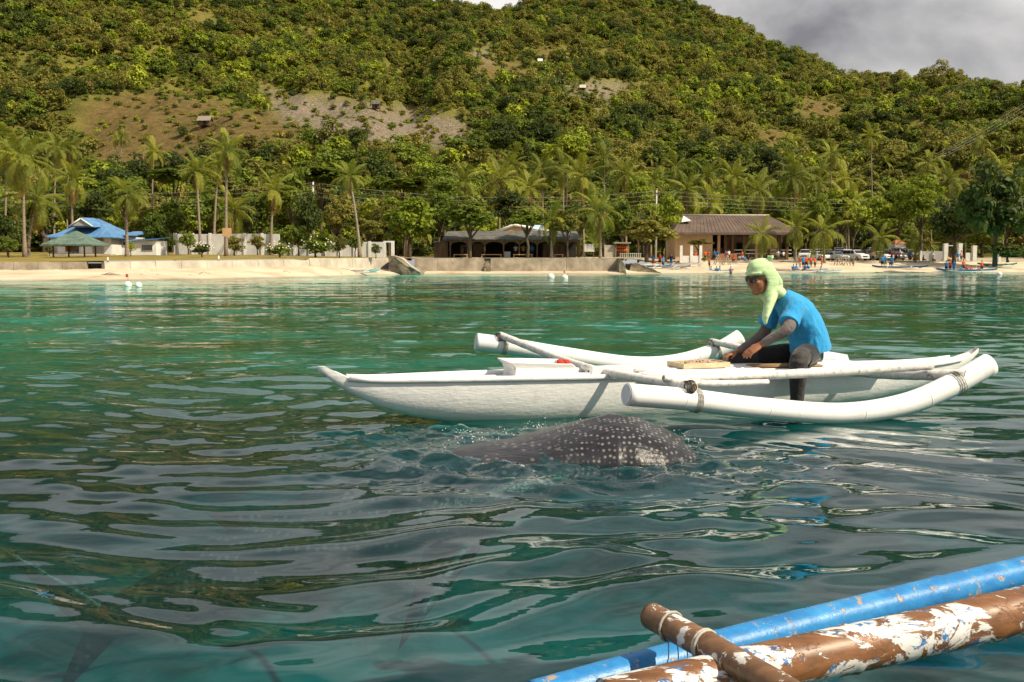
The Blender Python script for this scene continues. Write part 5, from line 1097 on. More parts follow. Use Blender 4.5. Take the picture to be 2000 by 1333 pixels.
# ---------------------------------------------------------------- the man
def blob(name, bm, mat, parent, voxel=.007, smooth=4, disp=None):
    o = obj(name, bm, mat, parent)
    r = o.modifiers.new('union', 'REMESH'); r.mode = 'VOXEL'; r.voxel_size = voxel; r.use_smooth_shade = True
    s = o.modifiers.new('soft', 'SMOOTH'); s.iterations = smooth; s.factor = .5
    if disp:
        tx = bpy.data.textures.new(name + '_folds', 'CLOUDS'); tx.noise_scale = disp[0]; tx.noise_depth = 2
        d = o.modifiers.new('folds', 'DISPLACE'); d.texture = tx; d.strength = disp[1]; d.mid_level = .5; d.texture_coords = 'LOCAL'
        s = o.modifiers.new('soft2', 'SMOOTH'); s.iterations = 2; s.factor = .5
    dg = bpy.context.evaluated_depsgraph_get(); ev = o.evaluated_get(dg); me = bpy.data.meshes.new_from_object(ev, depsgraph=dg)
    o.modifiers.clear(); old = o.data; o.data = me
    if len(me.materials) == 0: me.materials.append(mat)
    me.polygons.foreach_set('use_smooth', [True] * len(me.polygons)); return o
def cloth(name, c1, c2, wr_=6.0, bs=.35, rough=.85, stretch=(1, 1, 1)):
    b = MB(name); co = b.coord('pos', stretch); b.base(b.ramp(b.noise(7, 4, .6, co), [(.3, c1), (.7, c2)])); b.set(rough, .2)
    h = b.math('ADD', b.noise(wr_, 3, .5, co, .8), b.math('MULTIPLY', b.noise(300, 2, .5, co), .05)); b.bump(h, bs, .05); b.b.inputs['Sheen Weight'].default_value = .15; return b.m
m_skin = mottled('tanned_skin', (0.23, 0.092, 0.042), (0.33, 0.145, 0.07), 14, .45, .4, .12, 120, detail=5, dist=.003)
m_shirt = cloth('blue_tshirt', (0.024, 0.27, 0.58), (0.036, 0.34, 0.66), 6, .55, stretch=(2.2, 2.2, .6))
m_scarf = cloth('lime_headcloth', (0.42, 0.60, 0.29), (0.51, 0.69, 0.38), 9, .26, stretch=(.55, .9, 2.0))
m_legg = cloth('charcoal_leggings', (0.030, 0.027, 0.027), (0.055, 0.049, 0.047), 20, .25, .7)
m_shorts = cloth('black_shorts', (0.010, 0.010, 0.011), (0.022, 0.021, 0.022), 14, .4, .8)
m_sleeve = cloth('grey_arm_sleeve', (0.12, 0.102, 0.098), (0.19, 0.165, 0.157), 22, .28, .75, stretch=(2, 1, 1))
JT = dict(hip=P(1577, 692, 8.33), lhip=P(1580, 692, 8.22), lknee=P(1560, 704, 7.80), lank=P(1556, 800, 7.83), ltoe=P(1545, 812, 7.70), rhip=P(1572, 690, 8.44), rknee=P(1462, 697, 8.50), rank=P(1408, 709, 8.40), rtoe=P(1392, 711, 8.36),
          waist=P(1574, 655, 8.33), chest=P(1553, 612, 8.30), nape=P(1529, 580, 8.30), neck=P(1512, 566, 8.30),
          lsh=P(1553, 604, 8.12), lel=P(1536, 644, 7.96), lwr=P(1487, 673, 8.02), rsh=P(1515, 596, 8.50), rel=P(1490, 652, 8.56), rwr=P(1440, 688, 8.46))
man = bmesh.new()
hd = P(1483, 542, 8.28)                         # head centre, between the ears
fw = Vector((-.885, -.40, -.24)).normalized(); rt = fw.cross(Vector((0, 0, 1))).normalized(); up_ = rt.cross(fw).normalized()
fw, rt, up_ = fw * 1.12, rt * 1.12, up_ * 1.12
def H(f, u, r=0.0): return hd + fw * f + up_ * u + rt * r
ellipsoid(man, H(-.012, .035), [fw * .098, rt * .078, up_ * .090], n=18, m=12)
ellipsoid(man, H(.022, -.035), [fw * .070, rt * .062, up_ * .082], n=18, m=12)        # face
ellipsoid(man, H(.052, -.098), [fw * .032, rt * .034, up_ * .026], n=12, m=8)          # chin
tube(man, [H(-.03, -.06, .05), H(.03, -.098, .03), H(.058, -.102, 0), H(.03, -.098, -.03), H(-.03, -.06, -.05)], [.024, .021, .019, .021, .024], 8)
tube(man, [H(.088, .012), H(.103, -.018), H(.110, -.034)], [.009, .013, .016], 8)      # nose
for s in (-1, 1):
    ball(man, H(.094, -.036, s * .012), .0105, n=8, m=6); ellipsoid(man, H(.055, -.025, s * .040), [fw * .026, rt * .022, up_ * .022], n=8, m=6)
    tube(man, [H(.080, .022, s * .010), H(.076, .027, s * .034), H(.058, .022, s * .056)], [.010, .011, .009], 7)
tube(man, [H(.070, -.066, .024), H(.086, -.063, 0), H(.070, -.066, -.024)], [.007, .0095, .007], 7); tube(man, [H(.068, -.079, .021), H(.083, -.079, 0), H(.068, -.079, -.021)], [.007, .0098, .007], 7)
tube(man, [H(-.02, -.03), JT['neck'], JT['nape'] + Vector((.02, 0, -.03))], [.060, .058, .068], 12)
tube(man, [JT['nape'], JT['chest'], JT['waist'], JT['hip']], [(.10, .07), (.15, .105), (.135, .105), (.15, .12)], 14, ref=(0, 1, 0))
def limb(bm, a, b, c_, r): tube(bm, catmull([a, b, c_], 5), lerpn(r, 5), 12)
limb(man, JT['lsh'], JT['lel'], JT['lwr'], [.050, .040, .027]); limb(man, JT['rsh'], JT['rel'], JT['rwr'], [.050, .040, .027])
limb(man, JT['lhip'], JT['lknee'], JT['lank'], [.070, .044, .030]); limb(man, JT['rhip'], JT['rknee'], JT['rank'], [.070, .044, .030])
tube(man, [JT['lank'], JT['lank'] * .5 + JT['ltoe'] * .5, JT['ltoe']], [(.034, .034), (.045, .028), (.040, .016)], 10); tube(man, [JT['rank'], JT['rank'] * .5 + JT['rtoe'] * .5, JT['rtoe']], [.034, .034, .022], 10)
def hand(bm, w, knuck, palmn, side, curl, spread=.017, flen=.078, pinch=None):
    """w wrist, knuck middle knuckle, palmn direction the palm faces, side direction towards the thumb"""
    w = Vector(w); k = Vector(knuck); d = (k - w).normalized(); s = Vector(side); s = (s - d * s.dot(d)).normalized(); pn = d.cross(s); 
    if pn.dot(Vector(palmn)) < 0: pn = -pn
    tube(bm, [w, w.lerp(k, .35), w.lerp(k, .75), k], [(.028, .021), (.036, .019), (.041, .016), (.038, .013)], 10, ref=s)
    for i, (o_, l) in enumerate(((.030, .92), (.011, 1.0), (-.009, .95), (-.028, .76))):
        p = k + s * o_ - d * (.006 * abs(i - 1)); dirn = d + s * (o_ * spread * 40); dirn.normalize(); pts = [p - d * .012, p]; q = p; L = flen * l; a = curl[i]
        for j, (fr, r) in enumerate(((.45, 1), (.32, 1), (.23, 1))):
            th = a * (j + .6); q = q + (dirn * math.cos(th) + pn * math.sin(th)) * L * fr; pts.append(q)
        tube(bm, pts, [.0098, .0098, .0090, .0082, .0066], 8)
    t0 = w.lerp(k, .28) + s * .024; t1 = t0 + (s * .60 + d * .62 + pn * .25) * .036; t2 = t1 + (d * .85 + pn * .38 + s * .08) * .030; t3 = t2 + (d * .85 + pn * .5 - s * .15) * .024
    tube(bm, [t0 - s * .012, t0, t1, t2, t3], [.012, .013, .0115, .0098, .0072], 8)
hand(man, JT['lwr'], P(1465, 687, 8.0), (-.2, .4, -1), (-.25, .75, .5), (.30, .42, .50, .55))
hand(man, JT['rwr'], P(1419, 694, 8.42), (0, -.3, -1), (-.1, -1, -.1), (.75, .80, .80, .75))
person = blob('person', man, m_skin, None, .0052, 3); tag(person, 'man in blue t-shirt and lime headscarf sitting astride the white boat', 'person', kind='thing')
def child(name, bm, mat, **k):
    o = blob(name, bm, mat, person, **k); return o
# shirt
bm = bmesh.new()
tube(bm, [JT['nape'] + Vector((-.015, 0, .012)), JT['nape'].lerp(JT['chest'], .45) + Vector((.012, 0, 0)), JT['chest'] + Vector((.012, 0, 0)), JT['chest'].lerp(JT['waist'], .5) + Vector((.022, 0, 0)), JT['waist'] + Vector((.016, 0, 0)), JT['hip'] + Vector((.020, 0, .055)), JT['hip'] + Vector((.030, 0, .012))], [(.095, .075), (.172, .122), (.200, .150), (.198, .160), (.196, .162), (.204, .166), (.206, .160)], 20, ref=(0, 1, 0))
for S, E in (('lsh', 'lel'), ('rsh', 'rel')):
    a, c_ = JT[S], JT[E]; tube(bm, [JT['nape'].lerp(a, .55) + Vector((.01, 0, 0)), a + Vector((.004, 0, .006)), a.lerp(c_, .35), a.lerp(c_, .72)], [.076, .084, .080, .084], 14)
# hem hanging at the back
tube(bm, [JT['hip'] + Vector((.075, -.06, .06)), P(1592, 692, 8.22), P(1598, 706, 8.20)], [(.055, .10), (.045, .09), (.022, .06)], 12, ref=(1, 0, 0))
child('t_shirt', bm, m_shirt, voxel=.008, smooth=5, disp=(.13, .022))
# shorts and leggings
bm = bmesh.new(); tube(bm, [JT['hip'] + Vector((0, 0, .03)), JT['hip'] + Vector((0, 0, -.05))], [(.17, .13), (.16, .125)], 14, ref=(0, 1, 0))
tube(bm, [JT['lhip'], JT['lhip'].lerp(JT['lknee'], .55), JT['lhip'].lerp(JT['lknee'], .80)], [.10, .092, .088], 14); tube(bm, [JT['rhip'], JT['rhip'].lerp(JT['rknee'], .5), JT['rhip'].lerp(JT['rknee'], .85)], [.10, .090, .082], 14)
child('shorts', bm, m_shorts, voxel=.009, smooth=4, disp=(.07, .014))
bm = bmesh.new(); tube(bm, catmull([JT['lhip'].lerp(JT['lknee'], .3), JT['lknee'] + Vector((0, -.010, .0)), JT['lank'].lerp(JT['lknee'], .55), JT['lank']], 5), lerpn([.086, .074, .066, .048], 5), 14); tube(bm, [JT['lknee'], JT['lank'].lerp(JT['lknee'], .5), JT['lank']], [.062, .062, .046], 12); ball(bm, JT['lknee'] + Vector((0, -.012, .004)), .070, n=12, m=9)
tube(bm, catmull([JT['rhip'].lerp(JT['rknee'], .3), JT['rknee'], JT['rank'].lerp(JT['rknee'], .5), JT['rank']], 5), lerpn([.084, .068, .056, .042], 5), 14)
child('leggings', bm, m_legg, voxel=.008, smooth=4)
bm = bmesh.new(); tube(bm, catmull([JT['lsh'].lerp(JT['lel'], .3), JT['lel'], JT['lel'].lerp(JT['lwr'], .93)], 7), lerpn([.055, .049, .033], 7), 14); child('arm_sleeve', bm, m_sleeve, voxel=.006, smooth=2, disp=(.05, .006))
bm = bmesh.new(); tube(bm, catmull([JT['rsh'].lerp(JT['rel'], .3), JT['rel'], JT['rel'].lerp(JT['rwr'], .93)], 7), lerpn([.055, .049, .033], 7), 14); child('arm_sleeve', bm, m_sleeve, voxel=.006, smooth=2, disp=(.05, .006))
# headscarf: cap, cheek cloth, nape cloth, chest tail, knot
bm = bmesh.new()
ellipsoid(bm, H(-.018, .056), [fw * .106, rt * .089, up_ * .085], n=24, m=16)
tube(bm, [H(.040, .040, .080), H(.078, .045, .040), H(.090, .047, 0), H(.078, .045, -.040), H(.040, .040, -.080)], [.014] * 5, 8)
for s in (-1, 1):
    tube(bm, [H(-.020, .070, s * .070), H(-.052, .012, s * .076), H(-.060, -.05, s * .074), H(-.035, -.115, s * .062), H(-.010, -.165, s * .040)], [(.064, .020), (.064, .020), (.062, .022), (.060, .024), (.055, .024)], 12, ref=fw)
tube(bm, [H(-.055, .06), H(-.105, -.01), H(-.130, -.070), H(-.118, -.125), H(-.06, -.165)], [(.092, .045), (.090, .046), (.088, .050), (.088, .052), (.082, .052)], 14, ref=rt)
ellipsoid(bm, P(1521, 573, 8.28), [(.058, 0, -.02), (0, .085, 0), (.02, 0, .055)], n=14, m=10)
tube(bm, [H(-.045, -.12), P(1505, 584, 8.24), P(1499, 608, 8.10), P(1495, 622, 8.05), P(1495, 634, 8.03)], [(.082, .055), (.072, .048), (.056, .030), (.040, .020), (.014, .009)], 14, ref=rt)
child('headscarf', bm, m_scarf, voxel=.0058, smooth=7, disp=(.11, .010))
bm = bmesh.new(); kp = P(1505, 508, 8.24)
for k in range(6): a = k * 1.05 - .9; dk = Vector((.75 * math.sin(a), -.5 * math.cos(a * 1.7), 1.0 + .2 * math.cos(a))).normalized(); sk = dk.cross(Vector((0, 1, .3))).normalized(); ellipsoid(bm, kp + dk * .016, [sk * .016, sk.cross(dk) * .006, dk * (.020 + .006 * (k % 3))], n=9, m=7)
child('scarf_knot', bm, m_scarf, voxel=.0042, smooth=1)
# sunglasses
m_lens = mottled('black_lens', (0.006, 0.006, 0.007), (0.010, 0.010, 0.011), 3, .06, .7, 0)
gls = bmesh.new()
for s in (-1, 1): tube(gls, [H(.086, .022, s * .012), H(.080, .024, s * .058), H(.030, .018, s * .076), H(-.02, .012, s * .080)], .0042, 6)
tube(gls, [H(.096, .016, .010), H(.099, .018, 0), H(.096, .016, -.010)], .004, 6)
sg_ = obj('sunglasses', gls, m_lens, person)
for s in (-1, 1):
    bm = bmesh.new(); c_ = H(.088, .003, s * .034); nrm = (fw + rt * s * .28).normalized(); ta = nrm.cross(up_).normalized(); ellipsoid(bm, c_, [ta * .033, up_ * .025, nrm * .007], n=14, m=6); obj('lens', bm, m_lens, sg_)
bm = bmesh.new(); tube(bm, [H(.078, -.0715, .013), H(.0875, -.0710, 0), H(.078, -.0715, -.013)], .0042, 6); obj('teeth', bm, mottled('teeth_white', (.7, .66, .58), (.78, .74, .66), 30, .3), person)

# ---------------------------------------------------------------- whale shark
ms = MB('shark_skin'); tcn = ms.n('ShaderNodeUVMap'); 
mp_ = ms.n('ShaderNodeMapping'); mp_.inputs['Scale'].default_value = (1, 1, 1); ms.l(tcn.outputs[0], mp_.inputs[0])
vo = ms.n('ShaderNodeTexVoronoi'); vo.inputs['Scale'].default_value = 32.0; vo.inputs['Randomness'].default_value = 0.36; ms.l(ms.coord('pos', (1, .8, 1)), vo.inputs['Vector'])
vo2 = ms.n('ShaderNodeTexVoronoi'); vo2.inputs['Scale'].default_value = 19.0; vo2.inputs['Randomness'].default_value = 0.42; ms.l(ms.coord('pos', (1, .8, 1)), vo2.inputs['Vector'])
sx = ms.n('ShaderNodeSeparateXYZ'); ms.l(tcn.outputs[0], sx.inputs[0])
nz = ms.noise(5, 5, .65, ms.coord('pos')); nz2 = ms.noise(40, 3, .6, ms.coord('pos'))
bodyc = ms.ramp(nz, [(.3, (0.011, 0.011, 0.015)), (.55, (0.026, 0.027, 0.034)), (.75, (0.052, 0.053, 0.062))])
d1 = ms.ramp(ms.math('ADD', vo.outputs['Distance'], ms.math('MULTIPLY', nz2, .10)), [(.24, (1, 1, 1)), (.42, (0, 0, 0))]); d2 = ms.ramp(vo2.outputs['Distance'], [(.20, (1, 1, 1)), (.32, (0, 0, 0))])
hdm = ms.n('ShaderNodeMapRange'); hdm.inputs[1].default_value = 0.8; hdm.inputs[2].default_value = 1.0; ms.l(sx.outputs[0], hdm.inputs[0])
dots = ms.mix(hdm.outputs[0], d1, d2)
ms.base(ms.mix(ms.math('MULTIPLY', dots, ms.math('SUBTRACT', .42, ms.math('MULTIPLY', hdm.outputs[0], .22))), bodyc, (0.42, 0.39, 0.35))); ms.set(.33, .26); ms.bump(ms.math('ADD', ms.noise(9, 4, .6, ms.coord('pos', (.5, 1, 1)), .6), ms.math('MULTIPLY', ms.noise(45, 4, .6, ms.coord('pos')), .2)), .5, .03)
def zc(px, Y, z): return Vector((XW(px, Y), Y, z))
SP = [(zc(1356, 6.10, -.03), .13, .03), (zc(1344, 6.10, -.04), .29, .085), (zc(1310, 6.12, -.06), .41, .155), (zc(1252, 6.15, -.07), .48, .225), (zc(1195, 6.17, -.07), .50, .242), (zc(1125, 6.15, -.08), .49, .20), (zc(1035, 6.08, -.12), .48, .165), (zc(925, 5.95, -.19), .50, .20), (zc(790, 5.80, -.29), .52, .215), (zc(620, 5.62, -.42), .46, .225), (zc(460, 5.45, -.56), .33, .20), (zc(310, 5.3, -.68), .19, .15), (zc(190, 5.2, -.76), .10, .10)]
path = catmull([q[0] for q in SP], 6); rad = lerpn([(q[1], q[2]) for q in SP], 6)
shk = bmesh.new(); uvl = shk.loops.layers.uv.new('UVMap'); nn = 28; dist = [0]
for a, c_ in zip(path, path[1:]): dist.append(dist[-1] + (c_ - a).length)
rings = []
for i, p in enumerate(path):
    t_ = (path[min(i + 1, len(path) - 1)] - path[max(i - 1, 0)]).normalized(); sd_ = t_.cross(Vector((0, 0, 1))).normalized(); uu = sd_.cross(t_).normalized(); hw, hh_ = rad[i]; rr = []
    for k in range(nn):
        th = 2 * math.pi * k / nn; cx, cz = math.cos(th), math.sin(th)
        ridge = 1 + .05 * math.exp(-((th - math.pi / 2) / .18) ** 2) + .03 * sum(math.exp(-((th - q) / .12) ** 2) for q in (.9, 2.24)) 
        zz_ = cz * (1.12 if cz > 0 else .85); xx_ = math.copysign(abs(cx) ** .85, cx)
        rr.append(shk.verts.new(p + sd_ * hw * xx_ + uu * hh_ * zz_ * ridge))
    rings.append(rr)
for i, (A, B) in enumerate(zip(rings, rings[1:])):
    for k in range(nn):
        f = shk.faces.new([A[k], A[(k + 1) % nn], B[(k + 1) % nn], B[k]]); f.smooth = True
        for lp, (di, ki) in zip(f.loops, ((i, k), (i, k + 1), (i + 1, k + 1), (i + 1, k))): lp[uvl].uv = (dist[di], ki / nn * 2 * math.pi * .30)
shk.faces.new(rings[0]); shk.faces.new(rings[-1][::-1])
def fin(root, a, b, tip, th=.03):
    root, a, b, tip = map(Vector, (root, a, b, tip)); nrm = (b - a).cross(tip - a).normalized() * th; L_ = []
    for t_ in (0, .35, .7, 1.0):
        q0 = a.lerp(tip, t_ * .96); q1 = b.lerp(tip, t_ ** .8); w = (1 - t_ * .85)
        L_.append([shk.verts.new(q0), shk.verts.new(q0.lerp(q1, .4) + nrm * w), shk.verts.new(q1), shk.verts.new(q0.lerp(q1, .4) - nrm * w)])
    for A, B in zip(L_, L_[1:]):
        for k in range(4):
            f = shk.faces.new([A[k], A[(k + 1) % 4], B[(k + 1) % 4], B[k]]); f.smooth = True
            for lp in f.loops: lp[uvl].uv = (lp.vert.co.x * .7 + 3, lp.vert.co.y * .7 + lp.vert.co.z * .3)
    shk.faces.new(L_[-1])
c_ = path[40]; fin(c_, path[38] + Vector((0, -.30, -.14)), path[46] + Vector((0, -.30, -.16)), path[47] + Vector((-.05, -.70, -.62)))
fin(c_, path[38] + Vector((0, .25, -.12)), path[46] + Vector((0, .25, -.14)), path[47] + Vector((-.05, .8, -.42)))
fin(path[56], path[54] + Vector((0, 0, .2)), path[60] + Vector((0, 0, .17)), path[61] + Vector((-.12, 0, .36)))
e_ = path[-1]; dv = (path[-1] - path[-4]).normalized(); fin(e_, e_ - dv * .1 + Vector((0, 0, .06)), e_ + dv * .12 + Vector((0, 0, -.02)), e_ + dv * .55 + Vector((0, 0, .62))); fin(e_, e_ - dv * .1 + Vector((0, 0, -.06)), e_ + dv * .12, e_ + dv * .30 + Vector((0, 0, -.35)))
bmesh.ops.recalc_face_normals(shk, faces=shk.faces[:])
shark = obj('whale_shark', shk, ms.m); tag(shark, 'spotted dark grey whale shark surfacing beside the white boat', 'whale shark', kind='thing')

# ---------------------------------------------------------------- the camera boat's own outrigger, bottom right
def peel(name, under, paint2, thr, blue_thr, scale, rough=.4, stretch=(1, 1, 1)):
    b = MB(name); co = b.coord('pos', stretch); grain = b.noise(9, 5, .6, b.coord('pos', (1, 3.5, 3.5)))
    wood_ = b.ramp(b.math('ADD', b.math('MULTIPLY', grain, .55), b.math('MULTIPLY', b.noise(3.5, 5, .7, co), .45)), [(.3, tuple(x * .35 for x in under)), (.5, under), (.7, tuple(min(1, x * 1.9) for x in under))])
    f = b.noise(scale, 9, .70, co, .55); g = b.noise(scale * 1.6, 8, .68, b.coord('pos', (stretch[0] * 1.3, stretch[1], stretch[2])), .5)
    m1_ = b.ramp(f, [(thr - .008, (0, 0, 0)), (thr + .008, (1, 1, 1))]); m2_ = b.ramp(g, [(blue_thr - .012, (0, 0, 0)), (blue_thr + .012, (1, 1, 1))])
    white = b.ramp(b.noise(40, 4, .6, co), [(.3, (.58, .56, .54)), (.7, (.74, .73, .71))])
    pnt = b.mix(m2_, white, paint2); b.base(b.mix(m1_, wood_, pnt)); b.set(rough, .5)
    b.bump(b.math('ADD', b.math('MULTIPLY', m1_, .8), b.math('ADD', b.math('MULTIPLY', grain, .25), b.math('MULTIPLY', m2_, .3))), .55, .006); return b.m
m_peel = peel('peeling_bamboo', (0.165, 0.070, 0.025), (0.02, 0.16, 0.42), .508, .575, 9.0, .42, (.7, 1.5, 1.5)); m_peel2 = peel('worn_brown_bamboo', (0.17, 0.085, 0.038), (0.70, 0.68, 0.66), .575, .9, 13.0, .42)
b = MB('blue_bamboo_paint'); co = b.coord('pos'); wn = b.ramp(b.noise(24, 6, .7, co, .4), [(.60, (0, 0, 0)), (.63, (1, 1, 1))]); bl = b.ramp(b.noise(7, 8, .7, co), [(.3, (0.010, 0.13, 0.36)), (.5, (0.018, 0.20, 0.50)), (.72, (0.05, 0.29, 0.58))])
b.base(b.mix(wn, bl, (0.36, 0.27, 0.20))); b.set(.36, .5); b.bump(b.math('ADD', b.noise(26, 7, .7, co), b.math('MULTIPLY', wn, -.5)), .4, .006); m_bluep = b.m
rig = thing('bamboo_outrigger', 'blue and peeling white bamboo outrigger poles of the nearer boat', 'outrigger', P(1600, 1290, 2.6))
def bamboo(name, pts, rr, mat, nodes, n=20):
    bm = bmesh.new(); path = catmull(pts, 26); L_ = len(path); rl = lerpn(rr, 26); out = []
    for i, r in enumerate(rl):
        f = i / (L_ - 1); k = sum(.07 * math.exp(-((f - q) / .006) ** 2) - .035 * math.exp(-((f - q - .012) / .006) ** 2) for q in nodes); out.append(r * (1 + k))
    tube(bm, path, out, n); o = obj(name, bm, mat, rig); return path, o
bp1, o1 = bamboo('blue_pole', [P(1040, 1368, 2.45), P(1400, 1268, 2.72), P(1700, 1192, 2.98), P(2100, 1094, 3.35)], [.049, .051, .052, .053], m_bluep, (.33, .52, .78))
bp2, o2 = bamboo('peeling_pole', [P(1180, 1372, 2.25), P(1480, 1306, 2.40), P(1760, 1246, 2.55), P(2100, 1168, 2.75)], [.055, .060, .062, .064], m_peel, (.27, .55, .83))
bp3, o3 = bamboo('cross_pole', [P(1272, 1203, 2.62), P(1380, 1262, 2.42), P(1470, 1312, 2.27), P(1600, 1390, 2.08)], [.036, .036, .035, .035], m_peel2, (.10, .36, .62))
d = (bp3[0] - bp3[1]).normalized(); bm = bmesh.new(); tube(bm, [bp3[0] - d * .004, bp3[0] + d * .012], [.034, .028], 16); obj('cut_end', bm, m_peel2, o3)
for i, r in ((9, .0395), (24, .039), (25, .039)):
    bm = bmesh.new(); t_ = (bp3[i + 1] - bp3[i]).normalized(); a = t_.orthogonal().normalized(); c_ = t_.cross(a); tube(bm, [bp3[i] + (a * math.cos(k * .4) + c_ * math.sin(k * .4)) * r + t_ * k * .0005 for k in range(17)], .0038, 5); obj('cord', bm, m_line, rig)
for k in range(5):
    bm = bmesh.new(); a = bp3[12 + k * 4]; q = P(1290 + k * 22, 1300 - k * 3, 2.55); tube(bm, catmull([a + Vector((-.02, .03, .0)), a.lerp(q, .5) + Vector((0, .0, -.03)), q + Vector((0, 0, -.02))], 5), .0016, 4); obj('nylon_line', bm, m_line, rig)
bm = bmesh.new(); q = P(1283, 1272, 2.68); tube(bm, [q + Vector((.03 * math.cos(k * .55) + .004 * k, 0.01 * k * .1, .016 * math.sin(k * .55))) for k in range(18)], .0014, 4); obj('nylon_line', bm, m_line, rig)

# spray round the shark
bm = bmesh.new(); gg = random.Random(21)
for k in range(520):
    cx_ = gg.choice([1340, 1310, 1250, 1130, 1040, 960, 900]); px_ = gg.gauss(cx_, 22); py_ = (872 if cx_ > 1300 else 880 if cx_ > 1200 else 842 if cx_ > 1000 else 860) + gg.gauss(0, 9)
    p = PZ(px_, py_, 0); p.z = float(sea_z(np.array([p.x]), np.array([p.y]))[0]) + abs(gg.gauss(0, .012)); r = .0016 + .0042 * gg.random() ** 3
    ellipsoid(bm, p, [(r, 0, 0), (0, r, 0), (0, 0, r * .8)], n=5, m=4)
mdrop = MB('water_droplet'); mdrop.base((.75, .78, .78)); mdrop.set(.08, .6)
o = obj('spray_droplets', bm, mdrop.m); tag(o, 'fine spray droplets thrown up round the surfacing shark', 'spray', kind='stuff')
# ---------------------------------------------------------------- people on the shore
def person_meshes(pose):
    """body, top, bottom meshes of a 1.65 m figure; +x right, faces -y"""
    J = dict(stand=dict(h=0, hipz=.86, lean=0), sit=dict(h=1, hipz=.22, lean=.08), bend=dict(h=0, hipz=.82, lean=.45), wade=dict(h=0, hipz=.25, lean=.05))[pose]
    hz_ = J['hipz']; ln = J['lean']; B = bmesh.new(); T = bmesh.new(); S = bmesh.new()
    ch = Vector((0, -ln * .55, hz_ + .46 - ln * .25)); nk = Vector((0, -ln * .85, hz_ + .60 - ln * .42)); hd_ = nk + Vector((0, -.03 - ln * .1, .15))
    tube(B, [(0, 0, hz_ - .06), (0, -ln * .25, hz_ + .2), ch, nk, hd_ + Vector((0, 0, -.03))], [(.15, .10), (.13, .09), (.17, .10), (.06, .06), (.05, .05)], 8, ref=(1, 0, 0)); ellipsoid(B, hd_, [(.078, 0, 0), (0, .095, 0), (0, 0, .115)], n=8, m=6)
    tube(T, [(0, 0, hz_ - .02), (0, -ln * .25, hz_ + .2), ch, nk - Vector((0, 0, .03))], [(.18, .13), (.165, .12), (.205, .135), (.09, .08)], 8, ref=(1, 0, 0))
    for s in (-1, 1):
        sh_ = ch + Vector((s * .19, 0, .06)); el_ = sh_ + Vector((s * .06, -.04 - ln * .1, -.27)); wr_ = el_ + Vector((-s * .02, -.14 - ln * .1, -.20))
        tube(B, [sh_, el_, wr_, wr_ + Vector((0, -.03, -.09))], [.05, .042, .03, .022], 6); tube(T, [sh_, sh_.lerp(el_, .65)], [.075, .07], 6)
        if J['h']: kn = Vector((s * .14, -.42, hz_ + .12)); an = Vector((s * .15, -.52, hz_ - .20))
        else: kn = Vector((s * .10, -.03, hz_ * .52)); an = Vector((s * .11, 0, .06))
        hp = Vector((s * .09, 0, hz_)); tube(B, [hp, kn, an], [.085, .055, .038], 6); tube(B, [an, an + Vector((0, -.08, -.035)), an + Vector((0, -.17, -.045))], [.038, .035, .02], 5)
        tube(S, [hp + Vector((0, 0, .03)), hp.lerp(kn, .45), hp.lerp(kn, .9)], [.12, .105, .09], 6)
    tube(S, [(0, 0, hz_ + .08), (0, 0, hz_ - .08)], [(.175, .12), (.165, .12)], 8, ref=(1, 0, 0))
    H_ = bmesh.new(); ellipsoid(H_, hd_ + Vector((0, .022, .028)), [(.086, 0, 0), (0, .092, 0), (0, 0, .102)], n=8, m=6)
    return [me_from_bm('body', B), me_from_bm('top', T, True), me_from_bm('shorts', S, True), me_from_bm('hair', H_, True)]
PM = {k: person_meshes(k) for k in ('stand', 'sit', 'bend', 'wade')}
_tmp = None
for k in PM:      # weld the body into one continuous surface
    o = bpy.data.objects.new('tmp', PM[k][0]); COL.objects.link(o); r = o.modifiers.new('u', 'REMESH'); r.mode = 'VOXEL'; r.voxel_size = .03; r.use_smooth_shade = True
    dg = bpy.context.evaluated_depsgraph_get(); me = bpy.data.meshes.new_from_object(o.evaluated_get(dg), depsgraph=dg); me.name = 'body'; PM[k][0] = me; bpy.data.objects.remove(o)
def plain(n, c): return bpy.data.materials.get(n) or mottled(n, tuple(x * .85 for x in c), c, 5, .8, .2, 0)
CL = dict(orange=plain('cloth_orange', (.80, .13, .03)), blue=plain('cloth_blue', (.02, .24, .58)), red=plain('cloth_red', (.50, .04, .03)), white=plain('cloth_white', (.72, .71, .68)), dark=plain('cloth_dark', (.03, .03, .04)), yellow=plain('cloth_yellow', (.70, .46, .06)), green=plain('cloth_green', (.10, .30, .10)), purple=plain('cloth_purple', (.25, .14, .30)), pink=plain('cloth_pink', (.70, .32, .32)), khaki=plain('cloth_khaki', (.30, .25, .17)))
m_hair = plain('black_hair', (.012, .010, .009)); m_skin2 = plain('skin_far', (.33, .17, .10))
CN = dict(orange='orange life vest', blue='blue shirt', red='red top', white='white shirt', dark='dark shirt', yellow='yellow shirt', green='green shirt', purple='purple shirt', pink='pink shirt', khaki='khaki shirt')
for k in PM:
    PM[k][0].materials.clear(); PM[k][0].materials.append(m_skin2)
    for q in PM[k][1:]: q.materials.append(m_hair)
